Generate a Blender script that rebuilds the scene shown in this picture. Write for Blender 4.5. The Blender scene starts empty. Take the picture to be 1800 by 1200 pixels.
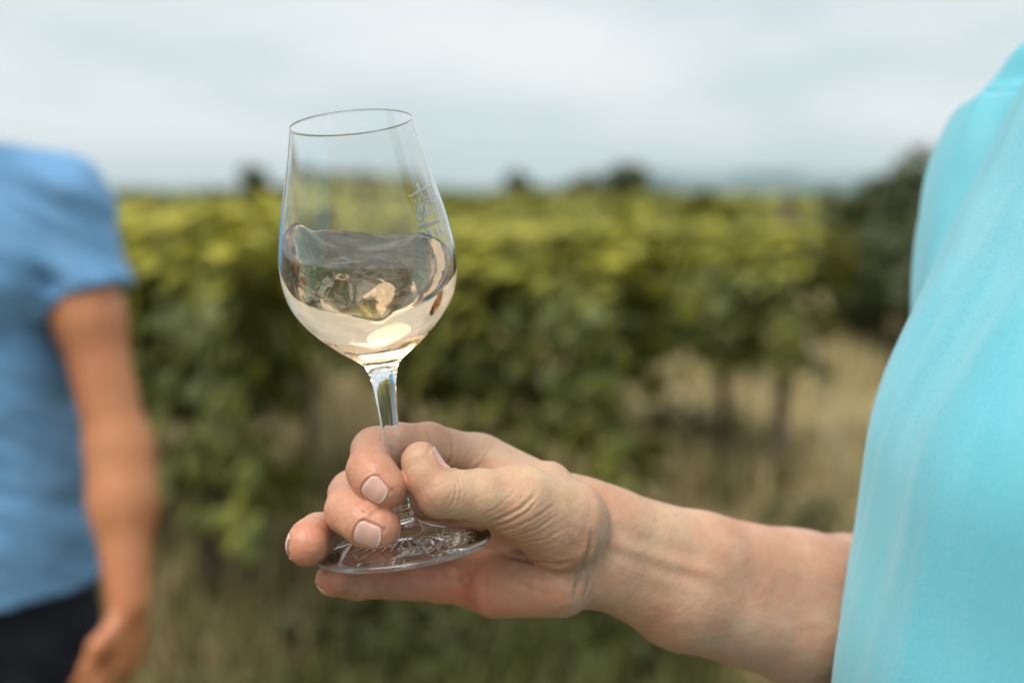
import bpy, math, random
import numpy as np
from mathutils import Vector, Matrix

# ------------------------------------------------------------------ camera, sky, sun, exposure
sc = bpy.context.scene
COL = sc.collection
PITCH = math.radians(8.3)
CAMZ = 1.35
FPX = 1750.0                                   # focal length in photo pixels (35 mm on full frame)
cam_d = bpy.data.cameras.new('camera'); cam = bpy.data.objects.new('camera', cam_d); COL.objects.link(cam)
cam.location = (0, 0, CAMZ); cam.rotation_euler = (math.pi/2 - PITCH, 0, 0)
cam_d.sensor_width = 36; cam_d.lens = 35; cam_d.clip_start = 0.01; cam_d.clip_end = 20000
cam_d.dof.use_dof = True; cam_d.dof.focus_distance = 0.434; cam_d.dof.aperture_fstop = 3.0
sc.camera = cam

SUN_EL, SUN_AZ = math.radians(66), math.radians(-135)    # azimuth of the sun measured from +Y, clockwise
w = bpy.data.worlds.new('World'); sc.world = w; w.use_nodes = True
nt = w.node_tree; nt.nodes.clear()
def N(t, typ, **kw):
    n = t.nodes.new(typ)
    for k, v in kw.items():
        if k.startswith('i_'): n.inputs[k[2:]].default_value = v
        else: setattr(n, k, v)
    return n
sky = N(nt, 'ShaderNodeTexSky', sky_type='NISHITA', sun_disc=False, sun_elevation=SUN_EL, sun_rotation=SUN_AZ)
tc = N(nt, 'ShaderNodeTexCoord')
mp = N(nt, 'ShaderNodeMapping'); mp.inputs['Scale'].default_value = (1.6, 1.6, 5.5)
no1 = N(nt, 'ShaderNodeTexNoise'); no1.inputs['Scale'].default_value = 1.9; no1.inputs['Detail'].default_value = 4; no1.inputs['Roughness'].default_value = .5
ramp = N(nt, 'ShaderNodeValToRGB')
ramp.color_ramp.elements[0].position = .38; ramp.color_ramp.elements[0].color = (6.0, 6.75, 6.9, 1)
ramp.color_ramp.elements[1].position = .62; ramp.color_ramp.elements[1].color = (8.0, 8.15, 8.2, 1)
mixc = N(nt, 'ShaderNodeMix', data_type='RGBA'); mixc.inputs['Factor'].default_value = .93
bg = N(nt, 'ShaderNodeBackground'); bg.inputs['Strength'].default_value = .087
wo = N(nt, 'ShaderNodeOutputWorld')
nt.links.new(tc.outputs['Generated'], mp.inputs['Vector']); nt.links.new(mp.outputs[0], no1.inputs['Vector'])
nt.links.new(no1.outputs['Fac'], ramp.inputs[0])
nt.links.new(sky.outputs[0], mixc.inputs['A']); nt.links.new(ramp.outputs[0], mixc.inputs['B'])
nt.links.new(mixc.outputs['Result'], bg.inputs['Color']); nt.links.new(bg.outputs[0], wo.inputs['Surface'])

sun_d = bpy.data.lights.new('sun', 'SUN'); sun_d.energy = 2.4; sun_d.angle = math.radians(45); sun_d.color = (1, .93, .84)
sun = bpy.data.objects.new('sun', sun_d); COL.objects.link(sun)
sdir = Vector((math.sin(SUN_AZ)*math.cos(SUN_EL), math.cos(SUN_AZ)*math.cos(SUN_EL), math.sin(SUN_EL)))
sun.rotation_euler = sdir.to_track_quat('Z', 'Y').to_euler()

vs = sc.view_settings
vs.view_transform = 'Standard'; vs.look = 'None'; vs.exposure = 0.5; vs.gamma = 1; vs.use_curve_mapping = False
sc.render.engine = 'CYCLES'
cy = sc.cycles
cy.use_denoising = True; cy.max_bounces = 24; cy.transmission_bounces = 20; cy.transparent_max_bounces = 16; cy.glossy_bounces = 8; cy.diffuse_bounces = 1
cy.sample_clamp_indirect = 6; cy.blur_glossy = .3

rng = np.random.default_rng(7); random.seed(7)

# ------------------------------------------------------------------ helpers
CP, SP = math.cos(PITCH), math.sin(PITCH)
def cam2w(p):
    """camera-space metres (x right, y down, depth) -> world"""
    p = np.asarray(p, float)
    x, y, d = p[..., 0], p[..., 1], p[..., 2]
    return np.stack([x, -y*SP + d*CP, CAMZ - y*CP - d*SP], -1)
def P(px, py, d):
    """photo pixel + depth in mm -> camera-space mm"""
    return np.array([(px-900)*d/FPX, (py-600)*d/FPX, d])
def PW(px, py, d):
    return cam2w(P(px, py, d*1000)/1000.)
def w2px(p):
    p = np.asarray(p, float); q = p - np.array([0, 0, CAMZ])
    d = q[..., 1]*CP - q[..., 2]*SP; u = q[..., 1]*SP + q[..., 2]*CP
    return 900 + q[..., 0]/d*FPX, 600 - u/d*FPX

def mesh_obj(name, V, F, mat=None, parent=None, smooth=True, attrs=None):
    me = bpy.data.meshes.new(name)
    V = np.asarray(V, np.float32)
    if isinstance(F, np.ndarray):
        n, k = F.shape
        me.vertices.add(len(V)); me.vertices.foreach_set('co', V.ravel())
        me.loops.add(n*k); me.loops.foreach_set('vertex_index', F.astype(np.int32).ravel())
        me.polygons.add(n); me.polygons.foreach_set('loop_start', np.arange(0, n*k, k, dtype=np.int32))
        me.update(calc_edges=True); me.validate()
    else:
        me.from_pydata([tuple(v) for v in V], [], F); me.update()
    if smooth: me.polygons.foreach_set('use_smooth', np.ones(len(me.polygons), bool))
    if attrs:
        for k, a in attrs.items():
            a = np.asarray(a, np.float32)
            if a.ndim == 1:
                at = me.attributes.new(k, 'FLOAT', 'POINT'); at.data.foreach_set('value', a)
            else:
                at = me.attributes.new(k, 'FLOAT_COLOR', 'POINT'); at.data.foreach_set('color', np.c_[a, np.ones(len(a))].astype(np.float32).ravel())
    if mat: me.materials.append(mat)
    o = bpy.data.objects.new(name, me); COL.objects.link(o)
    if parent: o.parent = parent
    return o
def tag(o, label=None, cat=None, group=None, kind=None):
    if label: o['label'] = label
    if cat: o['category'] = cat
    if group: o['group'] = group
    if kind: o['kind'] = kind
    return o
def empty(name, loc):
    o = bpy.data.objects.new(name, None); o.location = loc; o.empty_display_size = .05; COL.objects.link(o); return o
def localise(V, loc): return np.asarray(V) - np.asarray(loc)

# ---- signed distance modelling ------------------------------------------------
class Grid:
    def __init__(s, lo, hi, h):
        s.h = h; s.ax = []
        for i in range(3):
            if isinstance(hi[i], tuple):               # fine up to hi[i][0], coarser from there to hi[i][1]
                m, e, hc = hi[i]; s.ax.append(np.concatenate([np.arange(lo[i], m, h), np.arange(m, e+hc, hc)]).astype(np.float32))
            else: s.ax.append((lo[i]+h*np.arange(int(math.ceil((hi[i]-lo[i])/h))+1)).astype(np.float32))
        s.n = np.array([len(a) for a in s.ax])
    def new(s): return np.full(tuple(s.n), 1e3*s.h, np.float32)
    def box(s, lo, hi):
        a = np.array([max(0, np.searchsorted(s.ax[i], lo[i])-1) for i in range(3)]); b = np.array([min(s.n[i], np.searchsorted(s.ax[i], hi[i])+1) for i in range(3)])
        if np.any(b <= a): return None, None
        sl = tuple(slice(a[i], b[i]) for i in range(3))
        return sl, np.meshgrid(*[s.ax[i][sl[i]] for i in range(3)], indexing='ij', sparse=True)
def smin(a, b, k):
    if k <= 0: return np.minimum(a, b)
    h = np.clip(.5 + .5*(b-a)/k, 0, 1)
    return b + (a-b)*h - k*h*(1-h)
def rcone(G, f, a, b, r1, r2, k):
    a = np.asarray(a, float); b = np.asarray(b, float); m = 2*k + 4*G.h
    lo = np.minimum(a-r1, b-r2)-m; hi = np.maximum(a+r1, b+r2)+m
    sl, g = G.box(lo, hi)
    if sl is None: return
    ba = b-a; L2 = max(float(ba@ba), 1e-9)
    X = [(g[i]-a[i]).astype(np.float32) for i in range(3)]
    t = np.clip((X[0]*ba[0]+X[1]*ba[1]+X[2]*ba[2])/L2, 0, 1)
    d = np.sqrt((X[0]-t*ba[0])**2+(X[1]-t*ba[1])**2+(X[2]-t*ba[2])**2) - (r1+(r2-r1)*t)
    f[sl] = smin(f[sl], d, k)
def ellip(G, f, c, R, rad, k, sub=False):
    """ellipsoid: R rows = axes (unit), rad = radii"""
    c = np.asarray(c, float); R = np.asarray(R, float); rad = np.asarray(rad, float)
    ext = np.sqrt(((R*rad[:, None])**2).sum(0)) + 2*k + 4*G.h
    sl, g = G.box(c-ext, c+ext)
    if sl is None: return
    X = [g[i]-c[i] for i in range(3)]
    q = [(X[0]*R[j, 0]+X[1]*R[j, 1]+X[2]*R[j, 2])/rad[j] for j in range(3)]
    k0 = np.sqrt(q[0]**2+q[1]**2+q[2]**2); k1 = np.sqrt((q[0]/rad[0])**2+(q[1]/rad[1])**2+(q[2]/rad[2])**2)+1e-9
    d = (k0*(k0-1)/k1).astype(np.float32)
    if sub: f[sl] = -smin(-f[sl], d, k)
    else: f[sl] = smin(f[sl], d, k)
def chain(G, f, pts, k):
    for (a, ra), (b, rb) in zip(pts[:-1], pts[1:]): rcone(G, f, a, b, ra, rb, k)
def nets(G, f, smooth=0):
    """naive surface nets -> verts, quads"""
    s = f < 0
    nx, ny, nz = f.shape
    cnt = np.zeros((nx-1, ny-1, nz-1), np.int8)
    for dx in (0, 1):
        for dy in (0, 1):
            for dz in (0, 1): cnt += s[dx:nx-1+dx, dy:ny-1+dy, dz:nz-1+dz]
    act = (cnt > 0) & (cnt < 8)
    idx = np.argwhere(act); ids = np.full(act.shape, -1, np.int32); ids[act] = np.arange(len(idx), dtype=np.int32)
    acc = np.zeros((len(idx), 3)); num = np.zeros(len(idx))
    corners = [(0,0,0),(1,0,0),(0,1,0),(1,1,0),(0,0,1),(1,0,1),(0,1,1),(1,1,1)]
    val = {c: f[idx[:, 0]+c[0], idx[:, 1]+c[1], idx[:, 2]+c[2]] for c in corners}
    for a in corners:
        for ax in range(3):
            if a[ax] == 1: continue
            b = list(a); b[ax] = 1; b = tuple(b)
            va, vb = val[a], val[b]; m = (va < 0) != (vb < 0)
            t = va[m]/(va[m]-vb[m]); p = np.array(a, float)[None].repeat(m.sum(), 0); p[:, ax] += t
            acc[m] += p; num[m] += 1
    fr = acc/np.maximum(num, 1)[:, None]
    V = np.stack([G.ax[i][idx[:, i]]*(1-fr[:, i])+G.ax[i][idx[:, i]+1]*fr[:, i] for i in range(3)], 1)
    quads = []
    for ax in range(3):
        u, v = (ax+1) % 3, (ax+2) % 3
        A = np.moveaxis(s, ax, 0); ch = A[:-1] != A[1:]
        ch = np.moveaxis(ch, 0, ax)
        e = np.argwhere(ch); e = e[(e[:, u] > 0) & (e[:, v] > 0) & (e[:, u] < f.shape[u]-1) & (e[:, v] < f.shape[v]-1)]
        def cell(du, dv):
            q = e.copy(); q[:, u] -= du; q[:, v] -= dv; return ids[q[:, 0], q[:, 1], q[:, 2]]
        Q = np.stack([cell(1, 1), cell(0, 1), cell(0, 0), cell(1, 0)], 1)
        inside = s[e[:, 0], e[:, 1], e[:, 2]]
        Q[~inside] = Q[~inside][:, ::-1]
        quads.append(Q)
    Q = np.concatenate(quads); Q = Q[(Q >= 0).all(1)]
    used = np.zeros(len(V), bool); used[Q.ravel()] = True
    mp_ = np.cumsum(used)-1; V = V[used]; Q = mp_[Q]
    for _ in range(smooth):
        E = np.concatenate([Q[:, [0, 1]], Q[:, [1, 2]], Q[:, [2, 3]], Q[:, [3, 0]]])
        A = np.zeros_like(V); n = np.zeros(len(V))
        for k in range(3):
            A[:, k] = np.bincount(E[:, 0], V[E[:, 1], k], len(V)) + np.bincount(E[:, 1], V[E[:, 0], k], len(V))
        n = np.bincount(E.ravel(), minlength=len(V))
        V = V*.5 + .5*A/np.maximum(n, 1)[:, None]
    return V, Q
def sample(G, f, p):
    p = np.asarray(p, float); q = np.stack([np.interp(p[..., i], G.ax[i], np.arange(G.n[i])) for i in range(3)], -1); q = np.clip(q, 0, G.n-1.001); i = q.astype(int); t = q-i
    r = 0
    for dx in (0, 1):
        for dy in (0, 1):
            for dz in (0, 1):
                wgt = (t[..., 0] if dx else 1-t[..., 0])*(t[..., 1] if dy else 1-t[..., 1])*(t[..., 2] if dz else 1-t[..., 2])
                r = r + wgt*f[i[..., 0]+dx, i[..., 1]+dy, i[..., 2]+dz]
    return r
def vnormals(V, Q):
    a = V[Q[:, 2]]-V[Q[:, 0]]; b = V[Q[:, 3]]-V[Q[:, 1]]; n = np.cross(a, b); out = np.zeros_like(V)
    for j in range(4):
        for k in range(3): out[:, k] += np.bincount(Q[:, j], n[:, k], len(V))
    return out/(np.linalg.norm(out, axis=1)[:, None]+1e-12)
def wave(p, seed, scale, n=7):
    """smooth pseudo noise in about -1..1 from a sum of sines"""
    r = np.random.default_rng(seed); p = np.asarray(p)*scale; o = 0
    for i in range(n):
        k = r.normal(size=3)*(1+.45*i); o = o + np.sin(p@k + r.uniform(0, 6.28))/(1+.45*i)
    return o/2.2
def vnoise(p, seed, scale, octv=3, gain=.5):
    """lattice value noise, -1..1"""
    p = np.asarray(p, float)*scale; out = 0; amp = 1; tot = 0
    for o in range(octv):
        i = np.floor(p).astype(np.int64); f = p-i; f = f*f*f*(f*(f*6-15)+10); r = 0
        for dx in (0, 1):
            for dy in (0, 1):
                for dz in (0, 1):
                    h = ((i[..., 0]+dx)*73856093) ^ ((i[..., 1]+dy)*19349663) ^ ((i[..., 2]+dz)*83492791) ^ (seed*2654435 + o*977)
                    h = (h ^ (h >> 13))*1274126177 & 0x7fffffff; h = (h ^ (h >> 15)) & 0xffff
                    r = r + (h/32767.5-1)*(f[..., 0] if dx else 1-f[..., 0])*(f[..., 1] if dy else 1-f[..., 1])*(f[..., 2] if dz else 1-f[..., 2])
        out = out+r*amp; tot += amp; amp *= gain; p = p*2.03+17.1
    return out/tot
def unit(v): v = np.asarray(v, float); return v/np.linalg.norm(v)
def tube(pts, rad, seg=8):
    """tapered tube along points -> V, F"""
    pts = np.asarray(pts, float); rad = np.broadcast_to(rad, len(pts)); V = []; F = []
    up = np.array([.13, .31, .94])
    for i, p in enumerate(pts):
        t = unit(pts[min(i+1, len(pts)-1)]-pts[max(i-1, 0)]); a = np.cross(t, up)
        if np.linalg.norm(a) < .05: a = np.cross(t, [1, 0, 0])
        a = unit(a); b = np.cross(t, a)
        for j in range(seg):
            th = 2*math.pi*j/seg; V.append(p + rad[i]*(math.cos(th)*a+math.sin(th)*b))
    for i in range(len(pts)-1):
        for j in range(seg):
            F.append((i*seg+j, i*seg+(j+1) % seg, (i+1)*seg+(j+1) % seg, (i+1)*seg+j))
    F.append(tuple(range(seg))[::-1]); F.append(tuple(range((len(pts)-1)*seg, len(pts)*seg)))
    return V, F
def merge(parts):
    V = []; F = []
    for v, f in parts:
        o = len(V); V += [tuple(q) for q in v]; F += [tuple(i+o for i in q) for q in f]
    return V, F

# ------------------------------------------------------------------ materials
def newmat(name):
    m = bpy.data.materials.new(name); m.use_nodes = True; t = m.node_tree; b = t.nodes['Principled BSDF']; return m, t, b
def noise(t, scale, detail=3, rough=.5, coord='Object', vec=None, stretch=None):
    n = N(t, 'ShaderNodeTexNoise'); n.inputs['Scale'].default_value = scale; n.inputs['Detail'].default_value = detail; n.inputs['Roughness'].default_value = rough
    if vec is None:
        c = N(t, 'ShaderNodeTexCoord'); vec = c.outputs[coord]
    if stretch:
        q = N(t, 'ShaderNodeMapping'); q.inputs['Scale'].default_value = stretch; t.links.new(vec, q.inputs['Vector']); vec = q.outputs[0]
    t.links.new(vec, n.inputs['Vector']); return n.outputs['Fac']
def rampc(t, fac, stops):
    r = N(t, 'ShaderNodeValToRGB'); e = r.color_ramp.elements
    while len(e) < len(stops): e.new(.5)
    for q, (p, c) in zip(e, stops): q.position = p; q.color = (*c, 1)
    t.links.new(fac, r.inputs[0]); return r.outputs[0]
def mix(t, fac, a, b, mode='MIX'):
    m = N(t, 'ShaderNodeMix', data_type='RGBA', blend_type=mode)
    for sock, v in (('Factor', fac), ('A', a), ('B', b)):
        if isinstance(v, (int, float)): m.inputs[sock].default_value = v
        elif isinstance(v, tuple): m.inputs[sock].default_value = (*v, 1)
        else: t.links.new(v, m.inputs[sock])
    return m.outputs['Result']
def math_(t, op, a, b=None):
    m = N(t, 'ShaderNodeMath', operation=op)
    for i, v in enumerate((a, b)):
        if v is None: continue
        if isinstance(v, (int, float)): m.inputs[i].default_value = v
        else: t.links.new(v, m.inputs[i])
    return m.outputs[0]
def bump(t, b, h, strength, dist, prev=None):
    n = N(t, 'ShaderNodeBump'); n.inputs['Strength'].default_value = strength; n.inputs['Distance'].default_value = dist
    t.links.new(h, n.inputs['Height'])
    if prev is not None: t.links.new(prev, n.inputs['Normal'])
    t.links.new(n.outputs[0], b.inputs['Normal']); return n.outputs[0]
def attr(t, name):
    a = N(t, 'ShaderNodeAttribute'); a.attribute_name = name; return a
def simple(name, col, rough=.8, nscale=8, var=.25, bumpd=0):
    m, t, b = newmat(name)
    f = noise(t, nscale, 4)
    c = rampc(t, f, [(.3, tuple(x*(1-var) for x in col)), (.7, tuple(x*(1+var) for x in col))])
    t.links.new(c, b.inputs['Base Color']); b.inputs['Roughness'].default_value = rough
    b.inputs['Specular IOR Level'].default_value = .3
    if bumpd: bump(t, b, f, .6, bumpd)
    return m

def skin_mat(name, base, red, dark, fine=1.0):
    m, t, b = newmat(name)
    f1 = noise(t, 45, 3); f2 = noise(t, 260, 3, .6); f3 = noise(t, 16, 2)
    c = rampc(t, f1, [(.3, tuple(x*y for x, y in zip(base, (.92, .86, .80)))), (.7, tuple(min(1, x*1.06) for x in base))])
    c = mix(t, math_(t, 'MULTIPLY', rampc(t, f3, [(.42, (0, 0, 0)), (.7, (1, 1, 1))]), .35), c, red)
    a = attr(t, 'redness'); c = mix(t, a.outputs['Fac'], c, red)
    a3 = attr(t, 'pale'); c = mix(t, a3.outputs['Fac'], c, tuple(min(1, x*y) for x, y in zip(base, (1.12, 1.20, 1.10))))
    a2 = attr(t, 'dirt_shade'); c = mix(t, a2.outputs['Fac'], c, dark)
    sp = rampc(t, f2, [(.62, (0, 0, 0)), (.74, (1, 1, 1))])
    c = mix(t, math_(t, 'MULTIPLY', sp, .40), c, red)
    f4 = noise(t, 700, 2, .5); c = mix(t, math_(t, 'MULTIPLY', rampc(t, f4, [(.5, (0, 0, 0)), (.75, (1, 1, 1))]), .25), c, tuple(x*.7 for x in base))
    t.links.new(c, b.inputs['Base Color'])
    rgh = math_(t, 'ADD', math_(t, 'MULTIPLY', f2, .28), .30); t.links.new(rgh, b.inputs['Roughness'])
    b.inputs['Specular IOR Level'].default_value = .5
    b.inputs['Subsurface Weight'].default_value = .10; b.inputs['Subsurface Radius'].default_value = (1.0, .35, .18); b.inputs['Subsurface Scale'].default_value = .0045
    c_ = N(t, 'ShaderNodeTexCoord')
    vo = N(t, 'ShaderNodeTexVoronoi'); vo.inputs['Scale'].default_value = 620; t.links.new(c_.outputs['Object'], vo.inputs['Vector'])
    p1 = bump(t, b, vo.outputs['Distance'], .35*fine, .0003)
    p2 = bump(t, b, noise(t, 300, 5, .65), .26*fine, .0008, p1)
    return m
M = {}
M['skin'] = skin_mat('skin', (.585, .365, .245), (.56, .19, .11), (.19, .09, .065))
M['skin_tan'] = skin_mat('tanned_skin', (.55, .235, .105), (.50, .17, .08), (.30, .15, .08), .5)
def nail_mat():
    m, t, b = newmat('nail')
    a = attr(t, 'tip')
    c = mix(t, a.outputs['Fac'], (.72, .41, .33), (.84, .74, .63))
    c = mix(t, math_(t, 'MULTIPLY', noise(t, 500, 3), .25), c, (.55, .33, .27))
    a2 = attr(t, 'edge'); c = mix(t, a2.outputs['Fac'], c, (.32, .17, .10))
    t.links.new(c, b.inputs['Base Color']); b.inputs['Roughness'].default_value = .2; b.inputs['Specular IOR Level'].default_value = .6
    b.inputs['Subsurface Weight'].default_value = .2; b.inputs['Subsurface Scale'].default_value = .003
    bump(t, b, noise(t, 900, 2, .5, stretch=(1, 1, 1)), .15, .0002)
    return m
M['nail'] = nail_mat()
def cloth_mat(name, col, light, fine=1.0, scale=1.0):
    m, t, b = newmat(name)
    f = noise(t, 7*scale, 4); st = noise(t, 16*scale, 2, .5, stretch=(1.6, 1.6, .35)); fz = noise(t, 700, 4, .75)
    c = rampc(t, f, [(.3, tuple(x*.90 for x in col)), (.7, tuple(min(1, x*1.05) for x in col))])
    c = mix(t, math_(t, 'MULTIPLY', rampc(t, st, [(.48, (0, 0, 0)), (.72, (1, 1, 1))]), .34), c, light)
    c = mix(t, math_(t, 'MULTIPLY', rampc(t, fz, [(.38, (0, 0, 0)), (.62, (1, 1, 1))]), .18*fine), c, light)
    t.links.new(c, b.inputs['Base Color']); b.inputs['Roughness'].default_value = .9; b.inputs['Specular IOR Level'].default_value = .15
    b.inputs['Sheen Weight'].default_value = .25; b.inputs['Sheen Roughness'].default_value = .5
    tcn = N(t, 'ShaderNodeTexCoord')
    wv = N(t, 'ShaderNodeTexWave', wave_type='BANDS', bands_direction='Z'); wv.inputs['Scale'].default_value = 330; wv.inputs['Distortion'].default_value = 3; wv.inputs['Detail'].default_value = 2; wv.inputs['Detail Scale'].default_value = 2
    t.links.new(tcn.outputs['Object'], wv.inputs['Vector'])
    p1 = bump(t, b, wv.outputs['Fac'], .10*fine, .0003)
    p2 = bump(t, b, fz, .35*fine, .0006, p1)
    return m
M['shirt_cyan'] = cloth_mat('turquoise_cotton', (.125, .50, .62), (.36, .68, .76))
M['shirt_blue'] = cloth_mat('blue_cotton', (.16, .36, .62), (.23, .44, .69), .5)
M['navy'] = simple('navy_cloth', (.012, .014, .022), .9, 30)
M['hair'] = simple('brown_hair', (.05, .03, .018), .6, 60, .5, .003)
M['leather'] = simple('brown_leather', (.06, .035, .02), .5, 30)
M['eye'] = simple('eye_white', (.75, .73, .7), .2, 30, .05)
M['iris'] = simple('iris_dark', (.03, .02, .015), .2, 30)

def glass_mat():
    m, t, b = newmat('clear_glass')
    t.nodes.remove(b); g = N(t, 'ShaderNodeBsdfGlass'); g.inputs['IOR'].default_value = 1.5; g.inputs['Roughness'].default_value = 0; g.inputs['Color'].default_value = (1, 1, 1, 1)
    t.links.new(g.outputs[0], t.nodes['Material Output'].inputs['Surface']); return m
M['glass'] = glass_mat()
def wine_mat():
    m, t, b = newmat('rose_wine')
    t.nodes.remove(b); g = N(t, 'ShaderNodeBsdfGlass'); g.inputs['IOR'].default_value = 1.34; g.inputs['Roughness'].default_value = 0
    v = N(t, 'ShaderNodeVolumeAbsorption'); v.inputs['Color'].default_value = (1, .78, .49, 1); v.inputs['Density'].default_value = 20
    o = t.nodes['Material Output']; t.links.new(g.outputs[0], o.inputs['Surface']); t.links.new(v.outputs[0], o.inputs['Volume']); return m
M['wine'] = wine_mat()
def etch_mat():
    m, t, b = newmat('etched_white'); c = rampc(t, noise(t, 300, 2), [(.3, (.93, .94, .94)), (.7, (.97, .97, .97))]); t.links.new(c, b.inputs['Base Color']); b.inputs['Roughness'].default_value = .7
    tr = N(t, 'ShaderNodeBsdfTranslucent'); t.links.new(c, tr.inputs['Color']); ms = N(t, 'ShaderNodeMixShader'); ms.inputs[0].default_value = .35
    t.links.new(b.outputs[0], ms.inputs[1]); t.links.new(tr.outputs[0], ms.inputs[2]); t.links.new(ms.outputs[0], t.nodes['Material Output'].inputs['Surface']); return m
M['engrave'] = etch_mat()
def leaf_mat(name, green, yellow):
    m, t, b = newmat(name)
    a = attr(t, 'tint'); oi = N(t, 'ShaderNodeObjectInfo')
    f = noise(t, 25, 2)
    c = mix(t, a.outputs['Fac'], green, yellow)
    c = mix(t, math_(t, 'MULTIPLY', oi.outputs['Random'], .35), c, tuple(x*1.35 for x in green))
    c = mix(t, math_(t, 'MULTIPLY', f, .3), c, tuple(x*.6 for x in green))
    t.links.new(c, b.inputs['Base Color']); b.inputs['Roughness'].default_value = .5; b.inputs['Specular IOR Level'].default_value = .35
    tr = N(t, 'ShaderNodeBsdfTranslucent'); t.links.new(c, tr.inputs['Color'])
    ms = N(t, 'ShaderNodeMixShader'); ms.inputs[0].default_value = .2
    t.links.new(b.outputs[0], ms.inputs[1]); t.links.new(tr.outputs[0], ms.inputs[2]); t.links.new(ms.outputs[0], t.nodes['Material Output'].inputs['Surface'])
    return m
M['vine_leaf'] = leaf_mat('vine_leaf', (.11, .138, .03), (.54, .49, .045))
M['tree_leaf'] = leaf_mat('tree_leaf', (.045, .064, .022), (.11, .13, .035))
M['weed_leaf'] = leaf_mat('weed_leaf', (.07, .08, .025), (.22, .20, .06))
M['bark'] = simple('vine_bark', (.075, .052, .035), .95, 40, .5, .01)
M['wood'] = simple('weathered_post_wood', (.17, .13, .09), .9, 25, .35, .004)
M['wire'] = simple('steel_wire', (.35, .34, .32), .45, 60)
def grass_mat():
    m, t, b = newmat('grass_blade')
    a = attr(t, 'tint'); c = rampc(t, a.outputs['Fac'], [(0, (.07, .085, .02)), (.45, (.15, .13, .045)), (1, (.46, .375, .19))])
    t.links.new(c, b.inputs['Base Color']); b.inputs['Roughness'].default_value = .8; b.inputs['Specular IOR Level'].default_value = .2
    return m
M['grass'] = grass_mat()
def ground_mat():
    m, t, b = newmat('dry_vineyard_ground')
    f = noise(t, .9, 6, .6); g = noise(t, 9, 5, .65); h = noise(t, 60, 3)
    a_ = attr(t, 'straw'); f = math_(t, 'ADD', math_(t, 'MULTIPLY', a_.outputs['Fac'], .75), math_(t, 'MULTIPLY', f, .3))
    c = rampc(t, f, [(.15, (.05, .055, .02)), (.5, (.15, .12, .055)), (.9, (.38, .315, .165))])
    c = mix(t, math_(t, 'MULTIPLY', g, .5), c, (.10, .075, .04))
    c = mix(t, math_(t, 'MULTIPLY', h, .2), c, (.34, .28, .16))
    t.links.new(c, b.inputs['Base Color']); b.inputs['Roughness'].default_value = .95; b.inputs['Specular IOR Level'].default_value = .1
    bump(t, b, g, .8, .03); return m
M['ground'] = ground_mat()
M['hill'] = simple('wooded_hill', (.05, .08, .06), .95, .004, .3)

# ------------------------------------------------------------------ ground and hills
def ground():
    xs = np.concatenate([-np.geomspace(9000, 8, 22), np.linspace(-7, 7, 57), np.geomspace(8, 9000, 22)])
    ys = np.concatenate([-np.geomspace(3000, 4, 12), np.linspace(-3, 14, 69), np.geomspace(15, 12000, 26)])
    X, Y = np.meshgrid(xs, ys, indexing='ij'); p = np.stack([X, Y, 0*X], -1)
    near = np.exp(-(np.hypot(X, Y-5)/25)**2)
    Z = (.018*wave(p, 3, 1.9)+.02*wave(p, 4, .6))*near
    V = np.stack([X, Y, Z], -1).reshape(-1, 3); ny = len(ys)
    i, j = np.meshgrid(np.arange(len(xs)-1), np.arange(ny-1), indexing='ij')
    Q = np.stack([i*ny+j, (i+1)*ny+j, (i+1)*ny+j+1, i*ny+j+1], -1).reshape(-1, 4)
    st = np.clip(.40+1.5*vnoise(V, 17, 1.1, 3)+.55*np.clip((V[:, 0]+.45*V[:, 1]-1.7)*1.2, 0, 1)*np.clip((V[:, 1]-3.0)*1.5, 0, 1)-.45*np.clip((3.0-V[:, 1])*1.5, 0, 1), 0, 1)
    return tag(mesh_obj('ground', V, Q, M['ground'], attrs={'straw': st}), kind='structure')
ground()
def hills():
    xs = np.linspace(-3400, 3800, 140); k = np.linspace(-1, 1, 15); y0, dep = 5200, 800
    prof = np.interp(xs, [-3400, -2200, -1200, -300, 400, 760, 1050, 1350, 1700, 2300, 3000, 3800], [0, 60, 42, 55, 70, 118, 108, 128, 96, 110, 70, 0])
    V = []
    for x, hh in zip(xs, prof):
        hh = hh*(1+.10*math.sin(x*.011)+.06*math.sin(x*.027+1))
        for q in k: V.append((x, y0+dep*q, -2+max(0, hh)*(1-q*q)**1.2))
    m = len(k); i, j = np.meshgrid(np.arange(len(xs)-1), np.arange(m-1), indexing='ij')
    Q = np.stack([i*m+j, (i+1)*m+j, (i+1)*m+j+1, i*m+j+1], -1).reshape(-1, 4)
    tag(mesh_obj('hills', V, Q, M['hill']), kind='structure')
hills()

# ------------------------------------------------------------------ vines
def leaf_shape():
    a = [(-.02, 0), (-.30, .06), (-.46, .30), (-.36, .48), (-.44, .74), (-.20, .72), (0, 1.0), (.20, .72), (.44, .74), (.36, .48), (.46, .30), (.30, .06), (.02, 0)]
    V = [(0, .38, .05)] + [(x, y-.0, -.10*abs(x)*1.2-.06*(y-.4)**2) for x, y in a]
    F = [(0, i+1, i) for i in range(1, len(a))]
    return np.array(V), np.array(F)
LV, LF = leaf_shape()
def leaves(pos, size, nrm, tint, r):
    """batch of leaves -> V, F, tint"""
    n = len(pos); nrm = nrm/np.linalg.norm(nrm, axis=1)[:, None]
    d = np.c_[r.normal(size=(n, 2))*.7, -np.abs(r.normal(size=n))-.3]
    d -= (d*nrm).sum(1)[:, None]*nrm; d /= np.linalg.norm(d, axis=1)[:, None]
    x = np.cross(d, nrm)
    V = pos[:, None]+size[:, None, None]*(LV[None, :, :1]*x[:, None]+LV[None, :, 1:2]*d[:, None]+LV[None, :, 2:]*nrm[:, None])
    F = LF[None]+(np.arange(n)*len(LV))[:, None, None]
    return V.reshape(-1, 3), F.reshape(-1, 3), np.repeat(tint, len(LV))
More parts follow.
